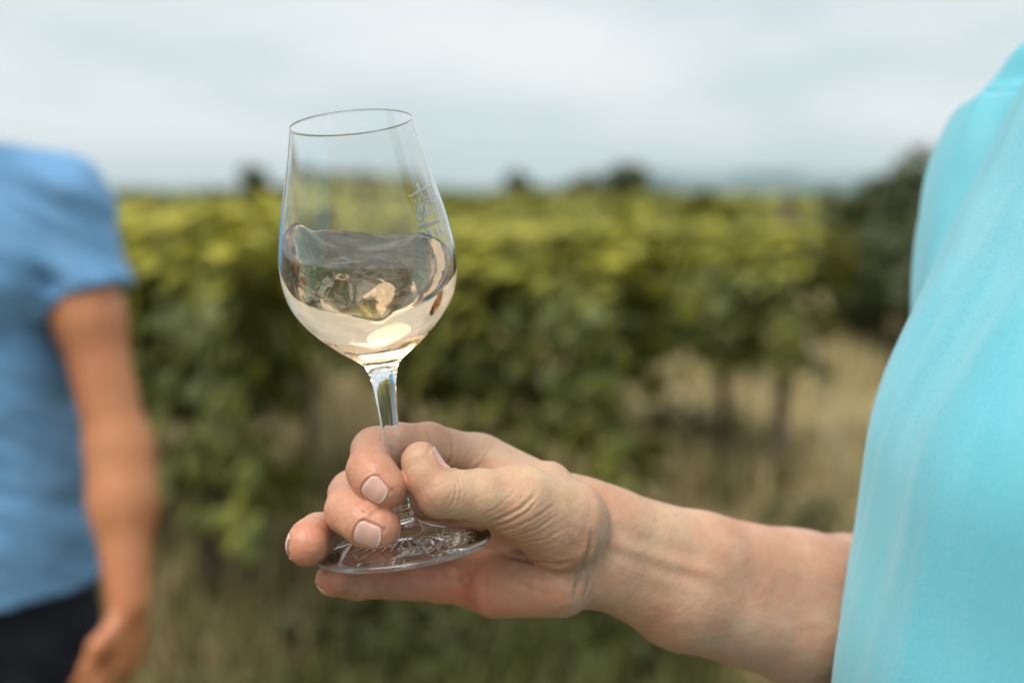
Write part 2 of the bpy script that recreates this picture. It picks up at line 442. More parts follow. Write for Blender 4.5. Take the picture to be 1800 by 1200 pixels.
def vine_foliage(seed, n=1500, L=1.1, z0=.56, zt=1.30):
    r = np.random.default_rng(seed)
    z = z0+(zt-z0)*r.beta(1.35, 1.0, n); along = r.uniform(-L/2, L/2, n)
    lump = .20+.06*np.sin(along*5+seed)+.05*np.sin(z*7+seed*2)
    side = r.choice([-1, 1], n)*np.sqrt(r.uniform(.05, 1, n))*lump*(1-.35*((z-.9)/.5)**2)
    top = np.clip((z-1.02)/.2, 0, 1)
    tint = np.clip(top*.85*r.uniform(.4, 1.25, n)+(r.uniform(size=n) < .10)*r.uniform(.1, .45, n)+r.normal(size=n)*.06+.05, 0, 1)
    nrm = np.c_[r.normal(size=n)*.35, np.sign(side)*(.8-.5*top), .45+.8*top+r.normal(size=n)*.25]
    pos = np.c_[along, side, z]; size = r.uniform(.045, .095, n)
    keep = vnoise(pos+[seed*3.1, 0, 0], 7, 4.5, 2) > r.uniform(-.9, .30, n)-.25*top        # clumps and holes
    pos, size, nrm, tint = pos[keep], size[keep], nrm[keep], tint[keep]
    tint = np.clip(tint+.42*np.maximum(0, vnoise(pos+[seed*1.7, 0, 0], 8, 4, 1)), 0, 1)
    # upright shoots at the top
    for s in range(5):
        a0 = r.uniform(-L/2, L/2); h = r.uniform(.0, .10); k = 8; zz = np.linspace(1.15, 1.27+h, k)
        pos = np.r_[pos, np.c_[a0+r.normal(size=k)*.03, r.normal(size=k)*.04, zz]]; size = np.r_[size, r.uniform(.035, .07, k)]
        nrm = np.r_[nrm, np.c_[r.normal(size=k), r.normal(size=k), .6+0*zz]]; tint = np.r_[tint, r.uniform(.45, .95, k)]
    return leaves(pos, size, nrm, tint, r)
def vine_trunk(seed):
    r = np.random.default_rng(seed+50); z = np.linspace(-.03, .66, 8)
    p = np.c_[np.cumsum(r.normal(size=8)*.014), np.cumsum(r.normal(size=8)*.012), z]; p -= p[0]*[1, 1, 0]
    parts = [tube(p, np.linspace(.034, .022, 8)*(1+.15*r.normal(size=8)), 8)]
    for s in (-1, 1):
        q = [p[-1]+np.array([0, 0, -.02])]
        for k in range(6): q.append(q[-1]+np.array([s*.085, r.normal()*.012, .02+r.normal()*.012]))
        parts.append(tube(q, np.linspace(.02, .009, 7), 6))
    for k in range(7):
        a = r.uniform(-.5, .5); q = [np.array([a, 0, .68])]
        for j in range(5): q.append(q[-1]+np.array([r.normal()*.03, r.normal()*.035, .13]))
        parts.append(tube(q, np.linspace(.006, .003, 6), 4))
    return merge(parts)
FOL = []; TRK = []
for s in range(8):
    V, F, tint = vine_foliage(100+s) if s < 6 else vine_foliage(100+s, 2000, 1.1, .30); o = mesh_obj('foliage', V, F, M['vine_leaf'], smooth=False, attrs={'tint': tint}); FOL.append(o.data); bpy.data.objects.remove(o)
    V, F = vine_trunk(s); o = mesh_obj('trunk', V, F, M['bark']); TRK.append(o.data); bpy.data.objects.remove(o)
DIRV = np.array([-.6, .8]); ROWANG = math.atan2(.8, -.6)
vi = 0
def vine(x, y, label, group, scale=1.0, full=False):
    global vi
    e = empty('grapevine', (x, y, 0)); e.rotation_euler.z = ROWANG + (math.pi if vi % 2 else 0) + random.uniform(-.08, .08); e.scale = (1, random.uniform(.9, 1.15), scale*random.uniform(.96, 1.05))
    tag(e, label, 'grapevine', group)
    k = (vi*5+2) % 6; vi += 1
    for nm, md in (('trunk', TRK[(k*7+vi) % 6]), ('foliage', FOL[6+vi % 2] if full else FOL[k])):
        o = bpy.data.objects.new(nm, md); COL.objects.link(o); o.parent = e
        if nm == 'foliage': o['kind'] = 'stuff'
    return e
def post(x, y, label, lean=0):
    V, F = tube([(0, 0, -.05), (0, 0, .7), (0, 0, 1.34)], [.038, .036, .034], 10)
    o = mesh_obj('vineyard_post', V, F, M['wood'], smooth=False); o.location = (x, y, 0); o.rotation_euler = (0, lean, ROWANG)
    return tag(o, label, 'post')
ROWS = [((-.82, 3.0), 18, 'the row behind the person in blue'),
        ((.26, 3.35), 22, 'the middle vine row behind the wine glass'),
        ((1.25, 4.6), 24, 'the vine row beside the dark bushes')]
for ri, ((x0, y0), n, rl) in enumerate(ROWS):
    for i in range(n):
        d = .30+i*.92
        x, y = x0+DIRV[0]*d, y0+DIRV[1]*d
        lab = ('leafy grapevine at the headland end of ' if i == 0 else 'leafy grapevine further along ')+rl
        vine(x+random.uniform(-.04, .04), y+random.uniform(-.04, .04), lab, None if i == 0 else 'grapevines along '+rl, (1.0, .98, .925)[ri], full=(ri < 2 and i == 0))
for (x0, y0), n, rl in ROWS[2:]: post(x0-DIRV[0]*.02, y0-DIRV[1]*.02, 'weathered wooden end post of '+rl)
V, F = tube([(1.47, 4.02, -.03), (1.36, 4.31, .53), (1.255, 4.585, 1.1)], .004, 6)
tag(mesh_obj('anchor_wire', V, F, M['wire']), 'thin slanting steel anchor wire of the end post beside the dark bushes', 'wire')
# ------------------------------------------------------------------ trees and bushes
def crown_mesh(seed, n, rx, rz, cz, leaf, lobes=16):
    r = np.random.default_rng(seed)
    c = r.normal(size=(lobes, 3)); c /= np.linalg.norm(c, axis=1)[:, None]; c *= (r.uniform(.35, .85, lobes)**.6)[:, None]; lr = r.uniform(.28, .48, lobes)
    k = r.integers(0, lobes, n); q = r.normal(size=(n, 3)); q /= np.linalg.norm(q, axis=1)[:, None]
    p = c[k]+q*(lr[k]*r.uniform(.55, 1.05, n)**.5)[:, None]
    nrm = q+r.normal(size=(n, 3))*.4+[0, 0, .3]
    pos = p*[rx, rx, rz]+[0, 0, cz]
    tint = np.clip(.25+.3*q[:, 2]+r.normal(size=n)*.18, 0, 1)
    return leaves(pos, r.uniform(.7, 1.3, n)*leaf, nrm, tint, r)
def tree(name, px, depth, height, rx, label, seed, n=2600, leaf=.35, base=.25, cat='tree', group=None):
    x = (px-900)/FPX*depth; e = empty(name, (x, depth, 0)); tag(e, label, cat, group)
    rz = height*(1-base)/2; cz = height-rz*.95
    parts = [tube([(0, 0, -.1), (.02*height, 0, height*.3), (0, .02*height, height*.6), (0, 0, height*.85)], np.array([.05, .04, .025, .01])*height*.8, 8)]
    r = np.random.default_rng(seed)
    for k in range(6):
        a = r.uniform(0, 6.28); z0 = height*r.uniform(.25, .55)
        parts.append(tube([(0, 0, z0), (math.cos(a)*rx*.35, math.sin(a)*rx*.35, z0+.12*height), (math.cos(a)*rx*.7, math.sin(a)*rx*.7, z0+.2*height)], np.array([.02, .014, .006])*height, 6))
    V, F = merge(parts); mesh_obj('trunk', V, F, M['bark'], e)
    V, F, tint = crown_mesh(seed, n, rx, rz, cz, leaf); o = mesh_obj('crown', V, F, M['tree_leaf'], e, smooth=False, attrs={'tint': tint}); o['kind'] = 'stuff'
    return e
tree('bush', 1552, 9.5, 1.68, .56, 'dark green rounded bush beyond the end of the right vine row', 11, 3600, .10, .02, 'bush')
tree('bush', 1655, 8.6, 1.72, .8, 'taller dark bush standing behind the sleeve of the turquoise shirt', 12, 3600, .10, .02, 'bush')
tree('tree', 455, 70, 3.45, 1.15, 'small dark round tree alone on the skyline left of the glass', 13, 1500, .3, .1)
tree('tree', 1100, 60, 3.1, 1.35, 'dark round tree on the skyline beside the blue hills', 14, 1800, .3, .1)
tree('tree', 1022, 64, 2.75, .95, 'smaller dark tree on the skyline next to the round tree', 15, 1300, .3, .1)
tree('tree', 905, 75, 3.0, 1.3, 'faint dark tree on the skyline above the middle vine row', 16, 1300, .3, .1)
def hedge():
    r = np.random.default_rng(9); n = 9000
    x = r.uniform(-75, 22, n); hgt = 2.05+.35*np.sin(x*.21)+.25*np.sin(x*.77+1)+.2*np.sin(x*2.3); z = hgt*np.sqrt(r.uniform(0, 1, n)); y = 110+r.normal(size=n)*1.2
    V, F, t = leaves(np.c_[x, y, z], r.uniform(.4, .8, n), r.normal(size=(n, 3))+[0, -.6, .4], np.clip(r.normal(size=n)*.2+.25, 0, 1), r)
    tag(mesh_obj('far_hedgerow', V, F, M['tree_leaf'], smooth=False, attrs={'tint': t}), 'long dark hedgerow along the horizon behind the vines', 'hedgerow', kind='stuff')
hedge()
# far vineyard rows beyond the three nearest rows: one mass
def far_rows():
    r = np.random.default_rng(21); Vs = []; Fs = []; Ts = []; off = 0
    for k in range(12):
        x0, y0 = 2.6+k*1.15, 8.8+k*1.6
        n = 2600; d = r.uniform(0, 34, n)**1.0; z = .5+.88*r.beta(1.8, 1.1, n); s = r.normal(size=n)*.13
        pos = np.c_[x0+DIRV[0]*d+.8*s, y0+DIRV[1]*d+.6*s, z]; top = np.clip((z-1.0)/.3, 0, 1)
        V, F, t = leaves(pos, r.uniform(.15, .24, n), np.c_[r.normal(size=(n, 2))*.7, .5+top], np.clip(top*.6+r.normal(size=n)*.12, 0, 1), r)
        Vs.append(V); Fs.append(F+off); Ts.append(t); off += len(V)
    tag(mesh_obj('far_vine_rows', np.concatenate(Vs), np.concatenate(Fs), M['vine_leaf'], smooth=False, attrs={'tint': np.concatenate(Ts)}), 'distant rows of green grapevines merging into one mass', 'vine rows', kind='stuff')
far_rows()
# ------------------------------------------------------------------ grass
def grass():
    r = np.random.default_rng(33); n = 42000
    y = 1.6+9.0*r.uniform(0, 1, n)**1.25; x = r.uniform(-1, 1, n)*(1.0+y*.62)+.2
    p = np.c_[x, y, 0*x]
    dens = wave(p, 40, 1.7); keep = r.uniform(-1.3, 1.3, n) < dens+.25; p = p[keep]; n = len(p)
    strawy = np.clip(.40+1.5*vnoise(p, 17, 1.1, 3)+.55*np.clip((p[:, 0]+.45*p[:, 1]-1.7)*1.2, 0, 1)*np.clip((p[:, 1]-3.0)*1.5, 0, 1)-.25*np.clip((3.0-p[:, 1])*1.5, 0, 1)+r.normal(size=n)*.16, 0, 1)
    h = r.uniform(.05, .17, n)*(1+.7*(wave(p, 42, 2.2) > .3)); a = r.uniform(0, 6.28, n); lean = r.uniform(.1, .7, n)*h
    wd = r.uniform(.003, .006, n)*1.6; dx, dy = np.cos(a), np.sin(a)
    b0 = p-np.c_[dy*wd, -dx*wd, 0*wd+.02]; b1 = p+np.c_[dy*wd, -dx*wd, 0*wd-.02]
    m = p+np.c_[dx*lean*.4, dy*lean*.4, h*.6]; m0 = m-np.c_[dy*wd, -dx*wd, 0*wd]*.8; m1 = m+np.c_[dy*wd, -dx*wd, 0*wd]*.8
    t = p+np.c_[dx*lean, dy*lean, h]
    V = np.stack([b0, b1, m1, m0, t], 1).reshape(-1, 3); i = np.arange(n)*5
    F = np.concatenate([np.stack([i, i+1, i+2], 1), np.stack([i, i+2, i+3], 1), np.stack([i+3, i+2, i+4], 1)])
    tag(mesh_obj('grass', V, F, M['grass'], smooth=False, attrs={'tint': np.repeat(strawy, 5)}), 'dry straw and green grass covering the headland and the vine rows', 'grass', kind='stuff')
grass()
# dark leafy weeds on the headland
def weed(x, y, s, seed):
    r = np.random.default_rng(seed); n = 170
    q = r.normal(size=(n, 3))*[.17, .17, .0]*s; z = np.abs(r.normal(size=n))*.12*s+.02
    pos = q+np.c_[0*z, 0*z, z*(1-np.clip(np.hypot(q[:, 0], q[:, 1])/.5, 0, .8))]
    V, F, t = leaves(pos, r.uniform(.03, .07, n)*s, r.normal(size=(n, 3))*.5+[0, 0, 1], np.clip(r.normal(size=n)*.1+.06, 0, 1), r)
    V2, F2 = tube([(0, 0, -.03), (0, 0, .12*s)], .008, 5)
    e = empty('weed_clump', (x, y, 0)); tag(e, 'low dark green leafy weed clump on the dry headland grass', 'weed', 'weeds on the headland')
    mesh_obj('stem', V2, F2, M['bark'], e); o = mesh_obj('foliage', V, F, M['weed_leaf'], e, smooth=False, attrs={'tint': t}); o['kind'] = 'stuff'
for i in range(9):
    px, d = [(1440, 3.9), (1130, 3.1), (1090, 3.3), (1300, 3.2), (1180, 2.9), (780, 2.8), (620, 2.9), (1230, 5.6), (930, 3.1)][i]
    weed((px-900)/FPX*d, d, .8+.4*((i*7) % 5)/4, 300+i)

# ------------------------------------------------------------------ people: generic body in world metres
def basis(Fv):
    Fv = unit([Fv[0], Fv[1], 0]); Z = np.array([0, 0, 1.]); L = np.cross(Z, Fv); return Fv, L, Z
def person_body(C, Fdir, H, arms, seed, vox=.006, dense_hand=True, skip_right=False):
    """C = ground point under the pelvis; arms = {'l':(elbow,wrist,tipdir),'r':...} in world; returns fields"""
    Fv, L, Z = basis(Fdir); k = H/1.75
    def at(f, l, z): return np.array([C[0], C[1], 0])+Fv*f*k+L*l*k+Z*z*k
    pts = [at(.2, .3, 0), at(-.2, -.3, 1.78), at(.2, -.3, 0), at(-.2, .3, 1.78)]
    for a in arms.values(): pts += list(a[:2])+[a[1]+a[2]*.2]
    lo = np.min(pts, 0)-.16; hi = np.max(pts, 0)+.16; lo[2] = -.01
    G = Grid(lo, hi, vox); f = G.new(); Rm = np.array([Fv, L, Z])
    def E(c, rad, kk): ellip(G, f, at(*c), Rm, np.array(rad)*k, kk)
    # torso
    E((.0, 0, .98), (.115, .165, .14), .05); E((.01, 0, 1.14), (.10, .145, .16), .06); E((.005, 0, 1.30), (.115, .165, .17), .06)
    for s in (-1, 1):
        rcone(G, f, at(0, .05*s, 1.445), at(-.005, .172*s, 1.40), .045*k, .048*k, .05)
        E((.07, .075*s, 1.31), (.05, .075, .06), .05)
    rcone(G, f, at(-.01, 0, 1.42), at(.015, 0, 1.56), .062*k, .056*k, .03)
    # head
    E((.02, 0, 1.665), (.095, .075, .105), .02); E((.045, 0, 1.60), (.058, .055, .065), .03); E((-.02, 0, 1.66), (.085, .073, .085), .03)
    rcone(G, f, at(.105, 0, 1.665), at(.125, 0, 1.625), .009*k, .014*k, .012)
    E((.095, 0, 1.583), (.016, .024, .007), .006); E((.10, 0, 1.55), (.02, .024, .016), .012)
    for s in (-1, 1):
        E((.098, .032*s, 1.685), (.013, .027, .009), .012); E((.005, .076*s, 1.645), (.022, .009, .034), .006)
        ellip(G, f, at(.11, .033*s, 1.665), Rm, np.array((.016, .018, .011))*k, .008, sub=True)
    # legs
    for s in (-1, 1):
        chain(G, f, [(at(0, .09*s, .93), .095*k), (at(.01, .10*s, .72), .078*k), (at(.015, .105*s, .50), .056*k), (at(-.012, .11*s, .36), .055*k), (at(-.015, .115*s, .10), .038*k)], .03)
        rcone(G, f, at(-.03, .115*s, .05), at(.15, .13*s, .035), .042*k, .036*k, .03)
    # arms
    for s, key in ((1, 'l'), (-1, 'r')):
        if key not in arms: continue
        el, wr, td = arms[key]; sh = at(-.005, .182*s, 1.388); td = unit(td)
        chain(G, f, [(sh, .056*k), (sh*.55+el*.45, .046*k), (el, .042*k)], .03)
        fa = unit(wr-el)
        chain(G, f, [(el, .042*k), (el*.68+wr*.32, .042*k), (wr, .030*k)], .035)
        if key == 'r' and skip_right: continue
        # hand: palm plane normal pn, thumb direction tn
        tn = unit(Fv*.8+L*(-.25*s)-td*np.dot(Fv, td)); pn = np.cross(td, tn)*s
        pc = wr+td*.05*k
        ellip(G, f, pc, np.array([td, tn, np.cross(td, tn)]), np.array((.055, .042, .017))*k, .012)
        for i, (o, ln) in enumerate(((.030, .070), (.010, .078), (-.010, .073), (-.028, .058))):
            b0 = pc+td*.032*k+tn*o*k; c1 = td*.8-L*s*.55; c2 = td*.15-L*s*1.0; c3 = -td*.5-L*s*.8
            b1 = b0+unit(c1)*ln*.46*k; b2 = b1+unit(c2)*ln*.32*k; b3 = b2+unit(c3)*ln*.24*k
            chain(G, f, [(b0, .0105*k), (b1, .0095*k), (b2, .0085*k), (b3, .0075*k)], .004)
        rcone(G, f, pc+tn*.025*k-L*s*.012*k, pc+td*.04*k+tn*.01*k-L*s*.03*k, .02*k, .014*k, .01)
        t0 = wr+td*.02*k+tn*.02*k; t1 = t0+(td*.6+tn*.75-L*s*.3)*.045*k; t2 = t1+(td*.95+tn*.1-L*s*.35)*.032*k; t3 = t2+(td*.95-L*s*.5-tn*.1)*.024*k
        chain(G, f, [(t0, .016*k), (t1, .0125*k), (t2, .0105*k), (t3, .0085*k)], .006)
    return G, f, at, Rm, k
def skin_attrs(V, seed):
    return {'redness': np.clip(.15+.25*wave(V, seed, 22), 0, .5), 'dirt_shade': 0*V[:, 0]}
def shirt_field(G, at, Rm, k, arms, hem, off, sleeve_end, seed, amp, skip_right=False):
    f = G.new()
    def E(c, rad, kk): ellip(G, f, at(*c), Rm, np.array(rad)*k+off, kk)
    E((.0, 0, .86), (.140, .205, .36), .05); E((.01, 0, 1.14), (.112, .155, .18), .06); E((.005, 0, 1.30), (.12, .170, .17), .06)
    for s in (-1, 1):
        rcone(G, f, at(0, .05*s, 1.435), at(-.005, .175*s, 1.395), .048*k+off, .052*k+off, .04); E((.07, .075*s, 1.31), (.05, .075, .06), .06)
    for s, key in ((1, 'l'), (-1, 'r')):
        if key == 'r' and skip_right: continue
        el = arms[key][0]; sh = at(-.005, .182*s, 1.39); e = sh+(el-sh)*sleeve_end
        g = G.new(); rcone(G, g, sh, e, .054*k+off, .050*k+off*1.1, 0)
        ax = unit(unit(e-sh)+.32*s*Rm[1]); X = np.meshgrid(*G.ax, indexing='ij', sparse=True)
        cut = (X[0]-e[0])*ax[0]+(X[1]-e[1])*ax[1]+(X[2]-e[2])*ax[2]
        f = smin(f, np.maximum(g, cut.astype(np.float32)), .03)
    ii = np.where(np.abs(f) < .03); pz = np.stack([G.ax[i][ii[i]] for i in range(3)], -1).astype(float)
    dg = pz@np.array([.55, .1, 1.0]); fl = np.stack([pz[:, 0]*1.2, pz[:, 1]*1.2, dg*2.6], -1)
    f[ii] += (amp*(1.5*vnoise(fl, seed, 6.5, 2)+.5*np.abs(vnoise(fl*[1, 1, 1.6], seed+1, 9, 1)))).astype(np.float32)
    X = np.meshgrid(*G.ax, indexing='ij', sparse=True)
    f = np.maximum(f, (hem*k-X[2]+.006*np.sin(X[0]*17)).astype(np.float32))
    neck = at(.03, 0, 1.52); d = np.sqrt((X[0]-neck[0])**2+(X[1]-neck[1])**2+((X[2]-neck[2])*.75)**2)-.085*k
    return np.maximum(f, -d.astype(np.float32))
def trousers_field(G, at, Rm, k, top):
    f = G.new()
    ellip(G, f, at(0, 0, .96), Rm, np.array((.124, .175, .15))*k, .04)
    for s in (-1, 1):
        chain(G, f, [(at(0, .09*s, .92), .108*k), (at(.01, .102*s, .72), .092*k), (at(.012, .107*s, .50), .072*k), (at(-.005, .112*s, .10), .062*k)], .02)
    X = np.meshgrid(*G.ax, indexing='ij', sparse=True)
    f = f+(.004*np.sin(X[2]*60+8*np.sin(X[0]*20))).astype(np.float32)
    return np.maximum(np.maximum(f, (X[2]-top*k).astype(np.float32)), (.075-X[2]).astype(np.float32))
def hair_field(G, at, Rm, k):
    f = G.new()
    ellip(G, f, at(-.012, 0, 1.685), Rm, np.array((.108, .086, .105))*k, 0)
    X = np.meshgrid(*G.ax, indexing='ij', sparse=True); o = at(.055, 0, 1.70)
    cut = (X[0]-o[0])*Rm[0, 0]+(X[1]-o[1])*Rm[0, 1]-(X[2]-o[2])*.75
    cut2 = (at(0, 0, 1.60)[2]-X[2])
    f = np.maximum(f, (cut*.8).astype(np.float32)); f = np.maximum(f, cut2.astype(np.float32))
    return f+(.003*np.sin(X[0]*160)*np.sin(X[1]*150)+.003*np.sin(X[2]*120)).astype(np.float32)
def shoe_field(G, at, Rm, k, s):
    f = G.new()
    chain(G, f, [(at(-.045, .115*s, .055), .052*k), (at(.08, .124*s, .05), .05*k), (at(.17, .132*s, .042), .043*k)], .02)
    rcone(G, f, at(-.02, .115*s, .06), at(-.02, .115*s, .115), .052*k, .05*k, .02)
    X = np.meshgrid(*G.ax, indexing='ij', sparse=True)
    return np.maximum(f, (.004-X[2]+0*X[0]+0*X[1]).astype(np.float32))
def add_face(root, at, k, loc):
    for s in (-1, 1):
        for r_, f_, mt, nm in ((.0125, .088, 'eye', 'eye'), (.006, .0965, 'iris', 'iris')):
            c = at(f_, .033*s, 1.665); V = []; F = []
            for i in range(9):
                for j in range(14):
                    a, b = math.pi*i/8, 2*math.pi*j/14; V.append(c-loc+r_*k*np.array([math.sin(a)*math.cos(b), math.sin(a)*math.sin(b), math.cos(a)]))
            for i in range(8):
                for j in range(14): F.append((i*14+j, (i+1)*14+j, (i+1)*14+(j+1) % 14, i*14+(j+1) % 14))
            mesh_obj(nm, V, F, M[mt], root)
def build_clothes(root, loc, G, at, Rm, k, shirt=None, top=1.0, shirt_mat='shirt_blue'):
    if shirt is not None:
        V, Q = nets(G, shirt, 2); mesh_obj('t_shirt', localise(V, loc), Q, M[shirt_mat], root)
    V, Q = nets(G, trousers_field(G, at, Rm, k, top), 2); mesh_obj('trousers', localise(V, loc), Q, M['navy'], root)
    V, Q = nets(G, hair_field(G, at, Rm, k), 1); mesh_obj('hair', localise(V, loc), Q, M['hair'], root)
    for s in (-1, 1):
        V, Q = nets(G, shoe_field(G, at, Rm, k, s), 2); mesh_obj('shoe', localise(V, loc), Q, M['leather'], root)
    add_face(root, at, k, loc)

# ---- person in the blue t-shirt
def left_person():
    D = 1.42
    C = np.array([(-108-900)/FPX*D, D*1.0, 0]); Fdir = (.12, -1)
    elb = PW(212, 800, 1.41); wri = PW(226, 1058, 1.36); wri2 = wri
    Fv, L, Z = basis(Fdir); k = 1.68/1.75
    elr = np.array([C[0], C[1], 0])-L*.27+Z*1.07-Fv*.02; wrr = elr-L*.03-Z*.245+Fv*.07
    arms = {'l': (elb, wri, unit([.0, -.12, -1])), 'r': (elr, wrr, unit([-.02, -.15, -1]))}
    G, f, at, Rm, k = person_body(C, Fdir, 1.68, arms, 61, .0048)
    V, Q = nets(G, f, 1)
    loc = np.array([C[0], C[1], 0.])
    root = mesh_obj('person', localise(V, loc), Q, M['skin_tan'], attrs=skin_attrs(V, 61)); root.location = loc
    tag(root, 'person in a blue t-shirt and dark trousers with one arm hanging straight down', 'person')
    sf = shirt_field(G, at, Rm, k, arms, .81, .012, .38, 70, .011)
    build_clothes(root, loc, G, at, Rm, k, sf, .93)
    return root
left_person()

# ------------------------------------------------------------------ wine glass
GO = P(712, 962, 440.)                                  # foot centre (underside), camera mm
TILT = math.radians(2.0)
gz = unit([-.1215*math.cos(TILT), -.9926*math.cos(TILT), -math.sin(TILT)])
gx = np.array([.9926, -.1215, 0]); gx = unit(gx-gz*(gx@gz)); gy = np.cross(gz, gx)
gy = gy if gy[2] > 0 else -gy                            # pointing away from the camera
S = .2474; T0 = 756.6
def g2w(p):
    p = np.asarray(p, float); q = GO+p[..., :1]*gx+p[..., 1:2]*gy+p[..., 2:]*gz
    return cam2w(q/1000.)
def crom(pts, n=6):
    pts = np.array(pts, float); P0 = np.vstack([2*pts[0]-pts[1], pts, 2*pts[-1]-pts[-2]]); out = []
    for i in range(1, len(P0)-2):
        p0, p1, p2, p3 = P0[i-1:i+3]; d = [max(np.linalg.norm(b-a), 1e-6)**.5 for a, b in ((p0, p1), (p1, p2), (p2, p3))]
        m1 = (p1-p0)/d[0]-(p2-p0)/(d[0]+d[1])+(p2-p1)/d[1]; m2 = (p2-p1)/d[1]-(p3-p1)/(d[1]+d[2])+(p3-p2)/d[2]
        m1 *= d[1]; m2 *= d[1]
        for t in np.linspace(0, 1, n, endpoint=False):
            out.append((2*t**3-3*t*t+1)*p1+(t**3-2*t*t+t)*m1+(-2*t**3+3*t*t)*p2+(t**3-t*t)*m2)
    out.append(pts[-1]); return np.array(out)
OUT = [(0, 108), (30, 114), (60, 120.5), (120, 134), (160, 144), (200, 151.5), (240, 156), (270, 155), (300, 149), (325, 138.5), (350, 121), (367, 105.5), (385, 86), (400, 67.5), (412, 50), (420, 39), (427, 32)]
STEM = [(427, 32), (437, 27.2), (452, 23.2), (482, 19), (530, 16.2), (600, 15), (660, 16.2), (682, 18.5), (692, 21.5)]
FOOT = [(692, 21.5), (697, 23.5), (701, 22.5), (706, 26), (714, 38), (724, 65), (734, 100), (742, 130), (747, 149), (750, 154.5), (753.5, 156), (757, 154.5), (759, 150), (757, 120), (755, 80), (753.5, 40), (753, 0.01)]
INN = [(0, 106.9), (30, 112.5), (60, 118.6), (120, 131.2), (160, 140.6), (200, 147.4), (240, 151.8), (270, 150.6), (300, 144.4), (325, 133.6), (350, 115.6), (367, 99.5), (382, 82), (394, 64), (403, 46), (410, 28), (413.5, 12), (414.3, 0.01)]
def to_mm(pr): pr = np.array(pr, float); return np.stack([pr[:, 1]*S, (T0-pr[:, 0])*S], 1)     # r, z
def lathe(name, prof, seg, mat, parent, disp=None, close_pole=False):
    th = np.linspace(0, 2*math.pi, seg, endpoint=False); n = len(prof)
    R = prof[:, 0][:, None]; Zz = prof[:, 1][:, None]+0*th[None]
    if disp is not None: Zz = Zz+disp(R, th[None], prof)
    V = np.stack([R*np.cos(th), R*np.sin(th), Zz], -1).reshape(-1, 3)
    i, j = np.meshgrid(np.arange(n-1), np.arange(seg), indexing='ij'); jn = (j+1) % seg
    Q = np.stack([i*seg+j, (i+1)*seg+j, (i+1)*seg+jn, i*seg+jn], -1).reshape(-1, 4)
    # outward orientation for a profile that runs downwards on the outside (gx,gy,gz may be mirrored)
    if np.dot(np.cross(gx, gy), gz) < 0: Q = Q[:, ::-1]
    return mesh_obj(name, localise(g2w(V), GLOC), Q, mat, parent)
GLOC = g2w(np.array([0, 0, 0.]))
glass = empty('wine_glass', GLOC); tag(glass, 'clear stemmed wine glass tilted in the hand with a swirl of pale rose wine', 'wine glass')
o_ = crom(to_mm(OUT), 7); i_ = crom(to_mm(INN), 7)
rim = [(o_[0]+i_[0])/2+np.array([math.cos(a)*(o_[0][0]-i_[0][0])/2, math.sin(a)*.3]) for a in np.linspace(math.pi, 0, 7)[1:-1]]
bowl_prof = np.vstack([i_[::-1], np.array(rim), o_])
bowl = lathe('bowl', bowl_prof, 160, M['glass'], glass)
lathe('stem', crom(to_mm(STEM), 9), 96, M['glass'], glass)
def foot_disp(R, th, prof):
    under = (np.arange(len(prof)) > len(prof)*.72)[:, None]
    r1 = np.clip((R-7)/3, 0, 1)*np.clip((27+3*np.sin(th*5)-R)/4, 0, 1)
    ridge = np.maximum(0, np.cos(30*th+.10*R))**6*.55
    txt = np.maximum(0, np.sin(R*2.1)*np.sin(th*46+np.sin(R*3)*2))**2*np.clip(1-np.abs(R-31)/3.5, 0, 1)*.45*((np.sin(th*2+.6) > -.2))
    return -(.45*ridge*r1+.14*txt)*under
lathe('foot', crom(to_mm(FOOT), 9), 384, M['glass'], glass, foot_disp)
